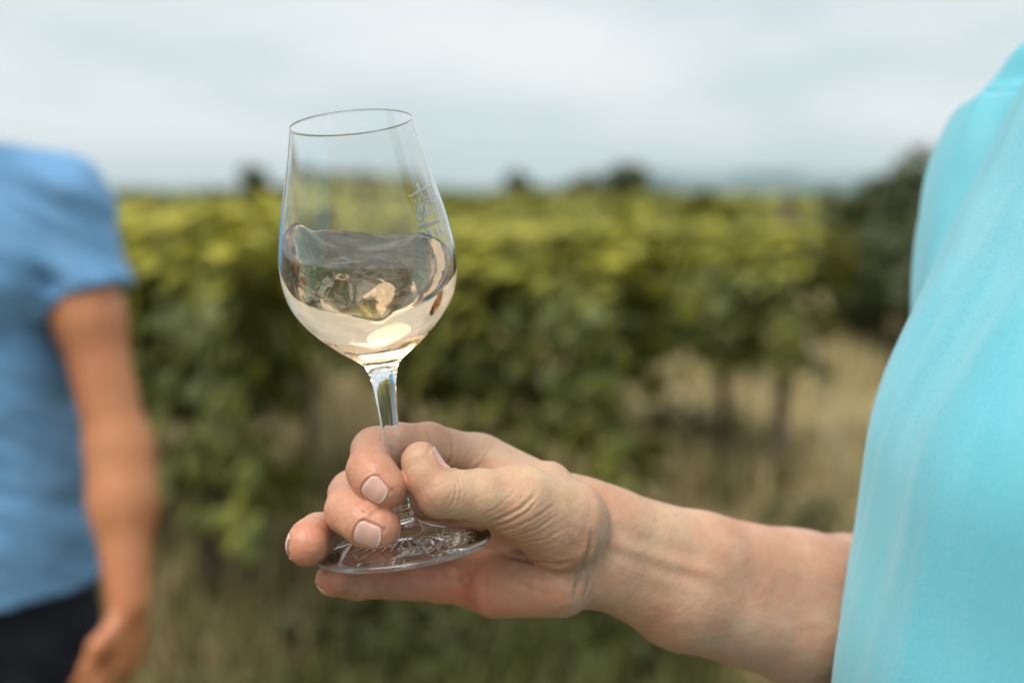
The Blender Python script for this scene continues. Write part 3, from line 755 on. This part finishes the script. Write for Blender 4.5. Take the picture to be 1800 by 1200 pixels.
# etched lettering on the far wall, drawn as it reads through the glass
prz = to_mm(OUT)[::-1]
def rout(z): return np.interp(z, o_[::-1, 1], o_[::-1, 0])
def etched():
    def sp(x, y): return 690+x/6., 220+y/6.             # from the enlarged crop to photo pixels
    strokes = [[(130, 630), (165, 632), (195, 616), (240, 590), (320, 570), (400, 545)], [(232, 505), (262, 580), (302, 652)], [(350, 560), (380, 620), (405, 690), (440, 720)],
               [(203, 675), (212, 760), (216, 840), (236, 890), (268, 908), (292, 880), (306, 800), (314, 735)], [(250, 735), (272, 800), (290, 862)],
               [(290, 862), (318, 722), (350, 706), (408, 724)], [(322, 760), (340, 820), (352, 872)], [(368, 760), (384, 866)], [(408, 700), (416, 780), (436, 848)], [(440, 660), (470, 720), (490, 830)],
               [(285, 662), (305, 682), (330, 655)], [(330, 655), (333, 680)], [(365, 650), (372, 672)], [(420, 660), (440, 640), (480, 650)],
               [(262, 1010), (282, 1045), (300, 1012)], [(282, 1045), (298, 1092)], [(346, 1002), (372, 1092)], [(346, 1002), (388, 1058)], [(388, 1058), (376, 990)], [(448, 990), (446, 1040), (464, 1062), (482, 1040), (466, 1020), (450, 1034)], [(512, 1052), (520, 972), (546, 1040)],
               [(250, 1118), (330, 1108), (420, 1112)]]
    x = 248
    r = np.random.default_rng(4)
    while x < 500:
        yy = 968-(x-248)*.17; strokes.append([(x, yy-26-r.uniform(0, 6)), (x+5, yy+4), (x+15, yy-4), (x+17, yy-28)]); x += 25
    parts = []
    for st in strokes:
        q = []
        st = np.array(st, float); dense = []
        for a, b in zip(st[:-1], st[1:]):
            for t in np.linspace(0, 1, 5, endpoint=False): dense.append(a+(b-a)*t)
        dense.append(st[-1])
        for x, y in dense:
            X, Y = sp(x, y); rel = np.array([X-620, Y-209]); t = rel@[.1215, .9926]; rr = rel@[.9926, -.1215]*S
            z = (T0-t)*S; R = rout(z)+.36; rr = min(rr, R*.985); q.append((rr, math.sqrt(max(R*R-rr*rr, 0)), z))
        parts.append(tube(g2w(np.array(q)), .00058, 6))
    V, F = merge(parts)
    o = mesh_obj('etched_lettering', localise(V, GLOC), F, M['engrave'], bowl); o['label'] = 'white etched handwriting seen mirrored through the glass'
etched()
# ---- wine
iz = i_[::-1]
def rin(z): return np.interp(z, iz[:, 1], iz[:, 0])
def wine():
    zb = iz[0, 1]
    seg = 220; th = np.linspace(0, 2*math.pi, seg, endpoint=False); n1, n2 = 46, 90
    def Hh(x, y):
        p = np.stack([x, y, 0*x], -1)
        h = 36.5-.10*x+.60*y+.0035*x*x-.0010*y*y+13*np.exp(-(x+37)/10.)*np.clip(1+(y+6)/30, .5, 1.2)
        h = h+.8*np.sin(.13*x-.08*y+.7)+1.3*vnoise(p, 81, .07, 2)+.30*vnoise(p, 82, .2, 2)
        h = h+5.5*np.exp(-(((x+15)/17)**2+((y+8)/18)**2))*vnoise(p, 83, .13, 2)+2.2*np.exp(-((x*.8+y*.6+14)/7)**2)*np.sin(.42*(x*.6-y*.8)+1.5*vnoise(p, 84, .1, 1))
        return zb+np.clip(h, 6, 66)
    zc = np.full(seg, zb+38.)
    for _ in range(80):
        r_ = rin(zc); zc = zc*.6+.4*Hh(r_*np.cos(th), r_*np.sin(th))
    V = [np.array([[0, 0, zb-.1]])]
    for j in range(1, n1+1):
        s = (j/n1)**1.4; z = zb+(zc-zb)*s; r_ = rin(z)+.10
        V.append(np.stack([r_*np.cos(th), r_*np.sin(th), z], 1))
    rw = rin(zc)+.10
    for j in range(1, n2):
        s = 1-j/n2; r_ = rw*s; x, y = r_*np.cos(th), r_*np.sin(th); z = Hh(x, y)
        z = z+(zc-Hh(rw*np.cos(th), rw*np.sin(th)))*s**6+.4*np.exp(-(rw-r_)/.8)
        V.append(np.stack([x, y, z], 1))
    V[n1][:, 2] += .4
    V.append(np.array([[0, 0, float(Hh(np.array([0.]), np.array([0.]))[0])]])); V = np.vstack(V)
    F = []; R = n1+n2-1
    for j in range(seg): F.append((0, 1+(j+1) % seg, 1+j))
    for i in range(R-1):
        for j in range(seg):
            a = 1+i*seg; F.append((a+j, a+(j+1) % seg, a+seg+(j+1) % seg, a+seg+j))
    a = 1+(R-1)*seg; last = len(V)-1
    for j in range(seg): F.append((a+j, a+(j+1) % seg, last))
    if np.dot(np.cross(gx, gy), gz) < 0: F = [q[::-1] for q in F]
    o = mesh_obj('wine', localise(g2w(V), GLOC), F, M['wine']); o.location = GLOC
    tag(o, 'pale rose wine swirling up one side inside the glass', 'wine')
wine()

# ------------------------------------------------------------------ the holding hand and forearm (camera-space mm)
def hand():
    G = Grid((-108, 20, 396), ((98, 330, 2.2), (148, 240, 2.2), (516, 628, 2.2)), .75)
    def X(px, py, d, r): return (P(px, py, d), r)
    idx = [X(842, 812, 484, 12.6), X(752, 784, 465, 10.9), X(700, 782, 457, 10.0), X(660, 792, 451, 10.7), X(650, 826, 432, 9.9), X(662, 842, 427.5, 9.9), X(677, 857, 425.5, 9.3)]
    mid = [X(815, 884, 500, 13), X(715, 868, 478, 11), X(620, 868, 458, 10.9), X(613, 897, 434, 10.2), X(640, 916, 426, 10.2), X(665, 927, 424, 9.6)]
    rng_ = [X(825, 952, 508, 12.5), X(725, 932, 498, 10.6), X(622, 926, 485, 10.2), X(560, 938, 455, 9.3), X(546, 948, 440, 9.3), X(540, 957, 430, 9.2)]
    pnk = [X(860, 1020, 497, 12.5), X(775, 1022, 491, 10.2), X(690, 1018, 480, 9.2), X(628, 1021, 462, 8.3), X(585, 1017, 447, 7.6)]
    thb = [X(915, 882, 445, 15), X(850, 871, 436, 11.4), X(800, 868, 431, 10.2), X(774, 865, 429, 10.5), X(752, 836, 430, 8.7), X(741, 808, 431, 7.6)]
    palm = G.new()
    def pc(a, b, k): rcone(G, palm, a[0], b[0], a[1], b[1], k)
    pc(X(1015, 912, 480, 17.5), X(842, 812, 484, 13.4), 8); pc(X(1015, 940, 490, 17), X(815, 884, 500, 14), 8)
    pc(X(1018, 975, 492, 16), X(825, 952, 506, 13.5), 8); pc(X(1010, 1005, 485, 16), X(862, 1022, 496, 13.8), 8)
    pc(X(985, 1018, 470, 17), X(870, 1034, 482, 13.5), 6)
    # web between thumb and index
    pc(X(955, 868, 462, 15.5), X(880, 842, 466, 9.5), 8)
    # wrist and forearm
    up = [X(1025, 915, 482, 20), X(1065, 934, 485, 20.5), X(1230, 988, 503, 24), X(1400, 1032, 525, 29), X(1500, 1052, 540, 33), X(1760, 1128, 580, 37)]
    lw = [X(1015, 985, 482, 17.5), X(1060, 990, 482, 19), X(1200, 1048, 498, 25), X(1400, 1097, 520, 29), X(1520, 1120, 540, 33), X(1760, 1140, 580, 37)]
    for ch in (up, lw):
        for a, b in zip(ch[:-1], ch[1:]): pc(a, b, 7)
    # thenar eminence: tighter blend so the fold at the wrist stays
    pc(X(988, 920, 460, 21.5), X(915, 882, 446, 16), 2.6)
    f = None; nails = []
    spec = [(idx, 'index', (-.25, .12, -.95), 11.0, 5.8, 1.6), (mid, 'middle', (-.34, .22, -.90), 12.0, 6.2, 1.0), (rng_, 'ring', (-1, -.05, -.28), 10, 5.6, 1.5),
            (pnk, 'pinky', (-.55, -.1, -.8), 8.5, 4.8, 3.2), (thb, 'thumb', (.97, .1, .12), 12.5, 6.2, -1.0)]
    for pts, key, nrm, L, W, offs in spec:
        g = G.new(); chain(G, g, pts, 2.4)
        if key == 'thumb': rcone(G, g, pts[4][0]+np.array([-2.0, 1.5, .5]), pts[5][0]+np.array([-1.0, 1.2, 0]), 8.2, 7.2, 4)      # pad
        # knuckle bulges on the back of the bent joints
        p0, p1 = pts[-2][0], pts[-1][0]; ax = unit(p1-p0); nn = np.array(nrm, float); nn = unit(nn-ax*(nn@ax)); wv = np.cross(ax, nn)
        c = p1+ax*offs; rr = pts[-1][1]; nu, nv = 25, 33
        U, Vv = np.meshgrid(np.linspace(-1, 1, nu), np.linspace(0, 1, nv), indexing='ij')
        wid = W*np.where(Vv < .35, np.sqrt(np.clip(1-.8*(1-Vv/.35)**2, 0, 1)), np.where(Vv > .82, np.sqrt(np.clip(1-.5*((Vv-.82)/.18)**2, 0, 1)), 1))
        along = -L*.60+L*Vv-.10*L*U**2*np.clip(Vv*2-1, 0, 1)
        ang = U*wid/rr; dirn = np.cos(ang)[..., None]*nn+np.sin(ang)[..., None]*wv; base = c+along[..., None]*ax
        t = np.full(U.shape, rr+1.5)
        for _ in range(50): t = t-np.clip(sample(G, g, base+dirn*t[..., None]), -1, 1)*.8
        nails.append((key, c, ax, nn, wv, L, W, rr, U, Vv, base, dirn, t))
        g = smin(palm, g, 6 if key == 'thumb' else 11 if key == 'pinky' else 5)
        f = g if f is None else smin(f, g, .8)
    V, Q = nets(G, f, 1)
    n = vnormals(V, Q)
    if (n*(V-V.mean(0))).sum() < 0: Q = Q[:, ::-1]; n = -n
    # ---- nails: plates lying on the skin, skin pressed under them and raised round them
    red = np.clip(.16+.34*vnoise(V, 91, .11, 3), 0, .5); dirt_shade = np.zeros(len(V)); disp = .22*vnoise(V, 92, .16, 2)+.07*vnoise(V, 93, .7, 2)
    plates = []
    for key, c, ax, nn, wv, L, W, rr, U, Vv, base, dirn, t in nails:
        nu, nv = U.shape
        ed = np.minimum((1-np.abs(U))*2.2, Vv*3.2); lift = .16*np.clip(ed*2.2, 0, 1)-.42*np.clip(1-ed*2.6, 0, 1)
        tipz = np.clip((Vv-.90)/.10, 0, 1); lift = lift*(1-.6*tipz)+.30*tipz*(1-.6*U**2)
        p = base+dirn*(t+lift)[..., None]
        pl = p.reshape(-1, 3); i, j = np.meshgrid(np.arange(nu-1), np.arange(nv-1), indexing='ij')
        F = np.stack([i*nv+j, (i+1)*nv+j, (i+1)*nv+j+1, i*nv+j+1], -1).reshape(-1, 4)
        # a thin plate: underside as well
        lo = (base+dirn*(t+lift-.55)[..., None]).reshape(-1, 3); m = len(pl)
        ring = [i_*nv for i_ in range(nu)]+[(nu-1)*nv+j_ for j_ in range(1, nv)]+[i_*nv+nv-1 for i_ in range(nu-2, -1, -1)]+[j_ for j_ in range(nv-2, 0, -1)]
        side = np.array([[ring[a_], ring[(a_+1) % len(ring)], ring[(a_+1) % len(ring)]+m, ring[a_]+m] for a_ in range(len(ring))])
        fn = np.cross(pl[F[:, 2]]-pl[F[:, 0]], pl[F[:, 3]]-pl[F[:, 1]]).mean(0)
        if fn@nn < 0: F = F[:, ::-1]
        allF = np.vstack([F, F[:, ::-1]+m, side])
        tipc = (.75*np.clip((Vv-.90)/.05, 0, 1)+.40*np.exp(-((Vv-.05)/.16)**2-(U/.65)**2)).ravel(); edc = (np.clip((Vv-.965)/.03, 0, 1)*.8).ravel()
        plates.append((key, np.vstack([pl, lo]), allF, np.r_[tipc, tipc], np.r_[edc, edc]))
        # skin around it
        rel = V-c; al = rel@ax; an = np.arctan2(rel@wv, rel@nn); rad = np.hypot(rel@wv, rel@nn)
        near = (np.abs(an) < 1.6) & (al > -L*1.1) & (al < L*.7) & (rad < rr+5) & (rad > rr*.5)
        x = an*rr/W; y = (al+L*.60)/L
        edge = np.maximum(np.abs(x), np.where(y < .3, np.sqrt(x*x*.95+((.3-y)/.30)**2), 0))   # 1 at the nail border
        inside = near & (edge < 1) & (y < 1.02)
        disp = disp - inside*.35*np.clip((1-edge)*5, 0, 1)
        fold = near*np.exp(-((edge-1.14)/.12)**2)*(y < .95)*.50; disp = disp+fold
        groove = near*np.exp(-((edge-.99)/.05)**2)*(y < 1)*.35; disp = disp-groove
        dirt_shade = np.maximum(dirt_shade, .35*groove/.35*(y < .95)); red = np.maximum(red, .75*near*np.exp(-((edge-1.2)/.22)**2)*(y < .9))
    # fingertips and knuckles are redder
    for pts in (idx, mid, rng_, pnk, thb):
        d = np.linalg.norm(V-pts[-1][0], axis=1); red = np.maximum(red, (.95 if pts is not thb else .6)*(1+.3*vnoise(V, 96, .3))*np.exp(-(d/15)**2))
        for q_ in (pts[-2][0], pts[-3][0]): d = np.linalg.norm(V-q_, axis=1); red = np.maximum(red, (.9 if pts is not thb else .25)*(1+.5*vnoise(V, 97, .3))*np.exp(-(d/13)**2))
    # ---- creases drawn as pixel polylines and laid on the skin where the camera ray meets it
    def surf(px, py):
        d = np.arange(398, 545, .5); p = np.stack([P(px, py, q) for q in d]); s_ = sample(G, f, p); h = np.where(s_ < 0)[0]
        return p[h[0]] if len(h) else None
    def crease(pl, wdt, amp, dk=.25, shoulder=.35):
        nonlocal disp, dirt_shade
        pts = []
        pl = np.array(pl, float)
        for a, b in zip(pl[:-1], pl[1:]):
            m_ = max(2, int(np.linalg.norm(b-a)/4))
            for t in np.linspace(0, 1, m_, endpoint=False): pts.append(surf(*(a+(b-a)*t)))
        pts.append(surf(*pl[-1])); pts = np.array([q for q in pts if q is not None])
        if len(pts) < 2: return
        bb = np.all((V > pts.min(0)-6*wdt) & (V < pts.max(0)+6*wdt), 1); ii = np.where(bb)[0]; best = np.full(len(ii), 1e9); tt = np.zeros(len(ii))
        for k_, q in enumerate(pts):
            d = np.linalg.norm(V[ii]-q, axis=1); m_ = d < best; best[m_] = d[m_]; tt[m_] = k_/(len(pts)-1)
        tap = np.clip(np.minimum(tt, 1-tt)*5+.15, 0, 1)
        amp = amp*(.75 if amp > 0 else 1.); disp[ii] += tap*(-amp*np.exp(-(best/wdt)**2)+amp*shoulder*np.exp(-((best-2.1*wdt)/(1.1*wdt))**2))
        dirt_shade[ii] = np.maximum(dirt_shade[ii], .6*dk*tap*np.exp(-(best/(wdt*.7))**2))  # skin colour darkened along the fold as painted crease shade
    C_ = crease
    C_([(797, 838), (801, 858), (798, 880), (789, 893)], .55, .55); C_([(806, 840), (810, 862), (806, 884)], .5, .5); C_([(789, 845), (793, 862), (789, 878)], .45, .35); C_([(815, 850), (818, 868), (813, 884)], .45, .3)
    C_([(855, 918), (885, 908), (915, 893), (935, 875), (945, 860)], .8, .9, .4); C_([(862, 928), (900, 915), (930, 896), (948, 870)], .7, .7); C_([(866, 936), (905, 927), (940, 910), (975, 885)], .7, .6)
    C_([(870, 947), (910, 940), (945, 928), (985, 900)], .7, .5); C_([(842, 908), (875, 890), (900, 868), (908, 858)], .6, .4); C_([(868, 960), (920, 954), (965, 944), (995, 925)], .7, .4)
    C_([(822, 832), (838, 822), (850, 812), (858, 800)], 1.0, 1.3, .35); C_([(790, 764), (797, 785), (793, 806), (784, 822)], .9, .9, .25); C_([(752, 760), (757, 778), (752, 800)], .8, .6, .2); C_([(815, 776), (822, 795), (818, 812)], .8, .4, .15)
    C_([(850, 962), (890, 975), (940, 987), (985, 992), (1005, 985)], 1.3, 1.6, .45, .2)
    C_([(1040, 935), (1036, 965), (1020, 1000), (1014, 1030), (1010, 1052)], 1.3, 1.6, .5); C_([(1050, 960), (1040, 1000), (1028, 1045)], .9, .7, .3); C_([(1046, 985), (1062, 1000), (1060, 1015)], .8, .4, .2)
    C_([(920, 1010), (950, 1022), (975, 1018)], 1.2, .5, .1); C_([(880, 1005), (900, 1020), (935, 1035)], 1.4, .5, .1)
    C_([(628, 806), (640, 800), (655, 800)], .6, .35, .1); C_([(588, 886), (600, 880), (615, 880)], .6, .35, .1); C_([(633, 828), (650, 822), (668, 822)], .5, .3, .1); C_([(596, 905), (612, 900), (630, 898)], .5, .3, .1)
    # tendons and veins along the forearm (raised)
    C_([(1062, 945), (1120, 968), (1180, 988), (1270, 1012)], 3.6, -1.3, 0, .2); C_([(1075, 985), (1150, 1012), (1240, 1040)], 4.0, -.7, 0, .2)
    # greyish stain and painted shade: thumb base, forearm, under the thumb, palm, pinky
    for px, py, rad_, s_ in ((1008, 938, 12, .45), (985, 955, 12, .25), (1110, 1000, 20, .14), (1180, 1110, 26, .14), (748, 885, 9, .4), (728, 868, 6, .4), (960, 1000, 20, .3), (700, 1015, 20, .3), (620, 1015, 14, .3)):
        q = surf(px, py)
        if q is not None: d = np.linalg.norm(V-q, axis=1); dirt_shade = np.maximum(dirt_shade, s_*np.exp(-(d/rad_)**2)*np.clip(.7+.7*vnoise(V, 95, .35), 0, 1.2))
    q = P(850, 1040, 485); red = np.maximum(red, (.95+.2*vnoise(V, 98, .12))*np.exp(-(np.linalg.norm((V-q)*[.45, 1, .8], axis=1)/22)**2)); q = P(640, 1020, 470); red = np.maximum(red, .8*np.exp(-(np.linalg.norm((V-q)*[.5, 1.2, .8], axis=1)/20)**2))  # lower palm and pinky: natural redness plus underside shade painted into the colour
    pale = np.zeros(len(V))
    for px, py, rad_, s_ in ((735, 800, 11, .7), (840, 860, 17, .9), (930, 830, 24, .9), (1000, 880, 20, .7), (880, 790, 18, .6), (1150, 930, 24, .4), (1090, 965, 14, .5)):
        q = surf(px, py)
        if q is not None: d = np.linalg.norm(V-q, axis=1); pale = np.maximum(pale, s_*np.exp(-(d/rad_)**2)*np.clip(.75+.6*vnoise(V, 99, .15), 0, 1.2))
    red = red*(1-.6*pale)+.25*np.maximum(0, vnoise(V, 101, .09, 2))*(1-pale)
    # flecks of dry skin on the fingers
    fl = vnoise(V, 102, .9, 3)
    for nl in nails[:2]:
        d = np.linalg.norm(V-(nl[1]-nl[2]*nl[5]*.55+nl[3]*6), axis=1); pale = np.maximum(pale, .55*np.clip((fl-.18)*5, 0, 1)*np.exp(-(d/7)**2))
    V = V+n*disp[:, None]
    return V, Q, np.clip(red, 0, 1), np.clip(dirt_shade, 0, .8), np.clip(pale, 0, 1), plates

# ------------------------------------------------------------------ person holding the glass
def holder():
    C = np.array([.42, .435, 0]); Fdir = (-.98, -.20); H = 1.74
    Fv, L, Z = basis(Fdir); k = H/1.75
    el = cam2w(P(1760, 1134, 580)/1000.); wr = cam2w(P(1100, 980, 490)/1000.)
    ell = np.array([C[0], C[1], 0])+L*.29-Fv*.06+Z*1.10; wrl = ell+Fv*.08-Z*.25+L*.01
    arms = {'r': (el, el+(wr-el)*.15, unit(wr-el)), 'l': (ell, wrl, unit([-.1, 0, -1]))}
    G, f, at, Rm, k = person_body(C, Fdir, H, arms, 62, .007, skip_right=True)
    V1, Q1 = nets(G, f, 1)
    V2, Q2, red, dirt_shade, pale, plates = hand(); V2 = cam2w(V2/1000.)
    a1 = skin_attrs(V1, 62)
    V = np.vstack([V1, V2]); Q = np.vstack([Q1, Q2+len(V1)]); loc = np.array([C[0], C[1], 0.])
    root = mesh_obj('person', localise(V, loc), Q, M['skin'], attrs={'redness': np.r_[a1['redness'], red], 'dirt_shade': np.r_[a1['dirt_shade'], np.clip(dirt_shade, 0, .6)], 'pale': np.r_[0*a1['dirt_shade'], pale]}); root.location = loc
    tag(root, 'person in a loose turquoise shirt holding out the wine glass by its stem', 'person')
    for key, pv, pf, tp, ed in plates:
        mesh_obj('fingernail', localise(cam2w(pv/1000.), loc), pf, M['nail'], root, attrs={'tip': tp, 'edge': ed})
    build_clothes(root, loc, G, at, Rm, k, None, .98)
    # ---- shirt: torso loft whose front edge follows the slope of the hanging cloth
    tgt_y = np.array([-300, 0, 150, 300, 400, 545, 640, 720, 800, 900, 1000, 1100, 1200, 1700.]); tgt_x = np.array([2050, 1890, 1795, 1722, 1676, 1606, 1562, 1532, 1520, 1510, 1490, 1474, 1462, 1440.])
    zs = np.linspace(1.53, .76, 84); seg = 320; ph = np.linspace(0, 2*math.pi, seg, endpoint=False)
    rings = []
    for z in zs:
        u = np.clip((1.53-z)/.77, 0, 1)
        b = np.interp(z, [.76, 1.0, 1.2, 1.34, 1.42, 1.46, 1.53], [.20, .192, .185, .170, .14, .11, .075])
        a = np.interp(z, [.76, 1.0, 1.2, 1.34, 1.42, 1.46, 1.53], [.158, .152, .145, .135, .115, .10, .075])
        e = .82
        c_, s_ = np.cos(ph), np.sin(ph)
        rr_ = (np.abs(c_/a)**2.4+np.abs(s_/b)**2.4)**(-1/2.4); fx = c_*rr_; ly = s_*rr_
        # folds: run down from the shoulder, deeper towards the hem
        A = .002+.007*u
        q3 = np.stack([np.cos(ph)*2.2+.5*u, np.sin(ph)*2.2, np.full(seg, u*1.3)], -1); q4 = np.stack([np.cos(ph+.5*u)*6, np.sin(ph+.5*u)*6, np.full(seg, u*2.2)], -1)
        fold = A*(np.sin(5*ph+2.2*u+.6)+.5*np.sin(8*ph-3.0*u+1.3)+1.2*vnoise(q3, 55, 1.0, 2))+(.0012+.0028*u)*vnoise(q4, 56, 1.0, 2)
        pr = np.stack([Fv*1.0]*seg); pt = np.array([C[0], C[1], 0])+np.outer(fx+c_*fold, Fv)+np.outer(ly+s_*fold, L); pt[:, 2] = z
        sh = 0
        front = (np.cos(ph-math.radians(-20)) > -.2)
        for _ in range(12):
            q = pt+np.outer(np.clip(.5+.5*np.cos(ph), 0, 1)**.8, Fv)*sh; X, Y = w2px(q); j = np.argmin(np.where(front, X, 1e9)); dx = np.interp(Y[j], tgt_y, tgt_x)-X[j]
            sh += -dx/FPX*.45*.8
        rings.append((pt, sh))
    shs = np.array([r[1] for r in rings]); ker = np.ones(5)/5; shs = np.convolve(np.pad(shs, 2, mode='edge'), ker, 'valid')
    V = np.vstack([r[0]+np.outer(np.clip(.5+.5*np.cos(ph), 0, 1)**.8, Fv)*s_ for r, s_ in zip(rings, shs)])
    n = len(zs); i, j = np.meshgrid(np.arange(n-1), np.arange(seg), indexing='ij'); jn = (j+1) % seg
    Q = np.stack([i*seg+j, (i+1)*seg+j, (i+1)*seg+jn, i*seg+jn], -1).reshape(-1, 4)
    # sleeves
    VV = [V]; QQ = [Q]; off = len(V)
    cl = [(1905, 72, 592, 9), (1904, 82, 592, 26), (1902, 100, 592, 41), (1904, 130, 594, 53), (1908, 190, 596, 63), (1892, 250, 598, 71), (1854, 330, 598, 72), (1834, 400, 596, 70), (1818, 500, 592, 68), (1814, 570, 590, 67), (1820, 640, 590, 67), (1828, 720, 590, 68)]
    rp = crom([list(P(a, b, c))+[r] for a, b, c, r in cl], 8)
    def sleeve(rp):
        nonlocal off
        sg = 90; t_ = np.linspace(0, 2*math.pi, sg, endpoint=False); vv = []
        for q in range(len(rp)):
            ax = unit(rp[min(q+1, len(rp)-1), :3]-rp[max(q-1, 0), :3]); a = unit(np.cross(ax, [0.1, 0, 1])); b = np.cross(ax, a); u = q/len(rp)
            fa = min(1, rp[q, 3]/60)**2; q3 = np.stack([np.cos(t_+1.2*u)*2.6, np.sin(t_+1.2*u)*2.6, np.full(sg, u*2.0)], -1); r_ = rp[q, 3]+fa*(3.4*vnoise(q3, 57, 1.0, 2)+1.8*np.sin(6*t_-5*u+1)+1.6*vnoise(q3*2.3, 58, 1.0, 2))
            vv.append(rp[q, :3]+np.outer(np.cos(t_)*r_, a)+np.outer(np.sin(t_)*r_, b))
        m = len(rp); i, j = np.meshgrid(np.arange(m-1), np.arange(sg), indexing='ij'); jn = (j+1) % sg
        VV.append(cam2w(np.vstack(vv)/1000.)); QQ.append(np.stack([i*sg+j, (i+1)*sg+j, (i+1)*sg+jn, i*sg+jn], -1).reshape(-1, 4)+off); off += m*sg
    sleeve(rp)
    # far shoulder yoke is covered by the sleeve head; the other sleeve in world space
    shl = at(-.005, .17, 1.42); e2 = shl+(ell-shl)*.62
    def w2c(p):
        q = np.asarray(p)-np.array([0, 0, CAMZ]); return np.array([q[0], -(q[1]*SP+q[2]*CP), q[1]*CP-q[2]*SP])*1000
    sleeve(np.array([list(w2c(shl+(e2-shl)*t-Z*0+np.array([0, 0, .02])*(1-t)))+[50+18*min(1, t*3)] for t in np.linspace(0, 1, 40)]))
    V = np.vstack(VV); Q = np.vstack(QQ)
    o = mesh_obj('shirt', localise(V, loc), Q, M['shirt_cyan'], root)
    md = o.modifiers.new('thickness', 'SOLIDIFY'); md.thickness = .0012; md.offset = 0
    return root
holder()

# ------------------------------------------------------------------ air between here and the hills
def haze():
    x, y0, y1, z0, z1 = 4200, -300, 6400, -4, 190
    V = [(-x, y0, z0), (x, y0, z0), (x, y1, z0), (-x, y1, z0), (-x, y0, z1), (x, y0, z1), (x, y1, z1), (-x, y1, z1)]
    F = [(3, 2, 1, 0), (4, 5, 6, 7), (0, 1, 5, 4), (1, 2, 6, 5), (2, 3, 7, 6), (3, 0, 4, 7)]
    m = bpy.data.materials.new('haze'); m.use_nodes = True; t = m.node_tree; t.nodes.remove(t.nodes['Principled BSDF'])
    v = N(t, 'ShaderNodeVolumePrincipled'); v.inputs['Color'].default_value = (.72, .93, 1, 1); v.inputs['Density'].default_value = .00016; v.inputs['Anisotropy'].default_value = .2
    t.links.new(v.outputs[0], t.nodes['Material Output'].inputs['Volume'])
    tag(mesh_obj('haze', V, F, m, smooth=False), 'thin blue haze in the air over the far fields and hills', 'haze', kind='stuff')
haze()
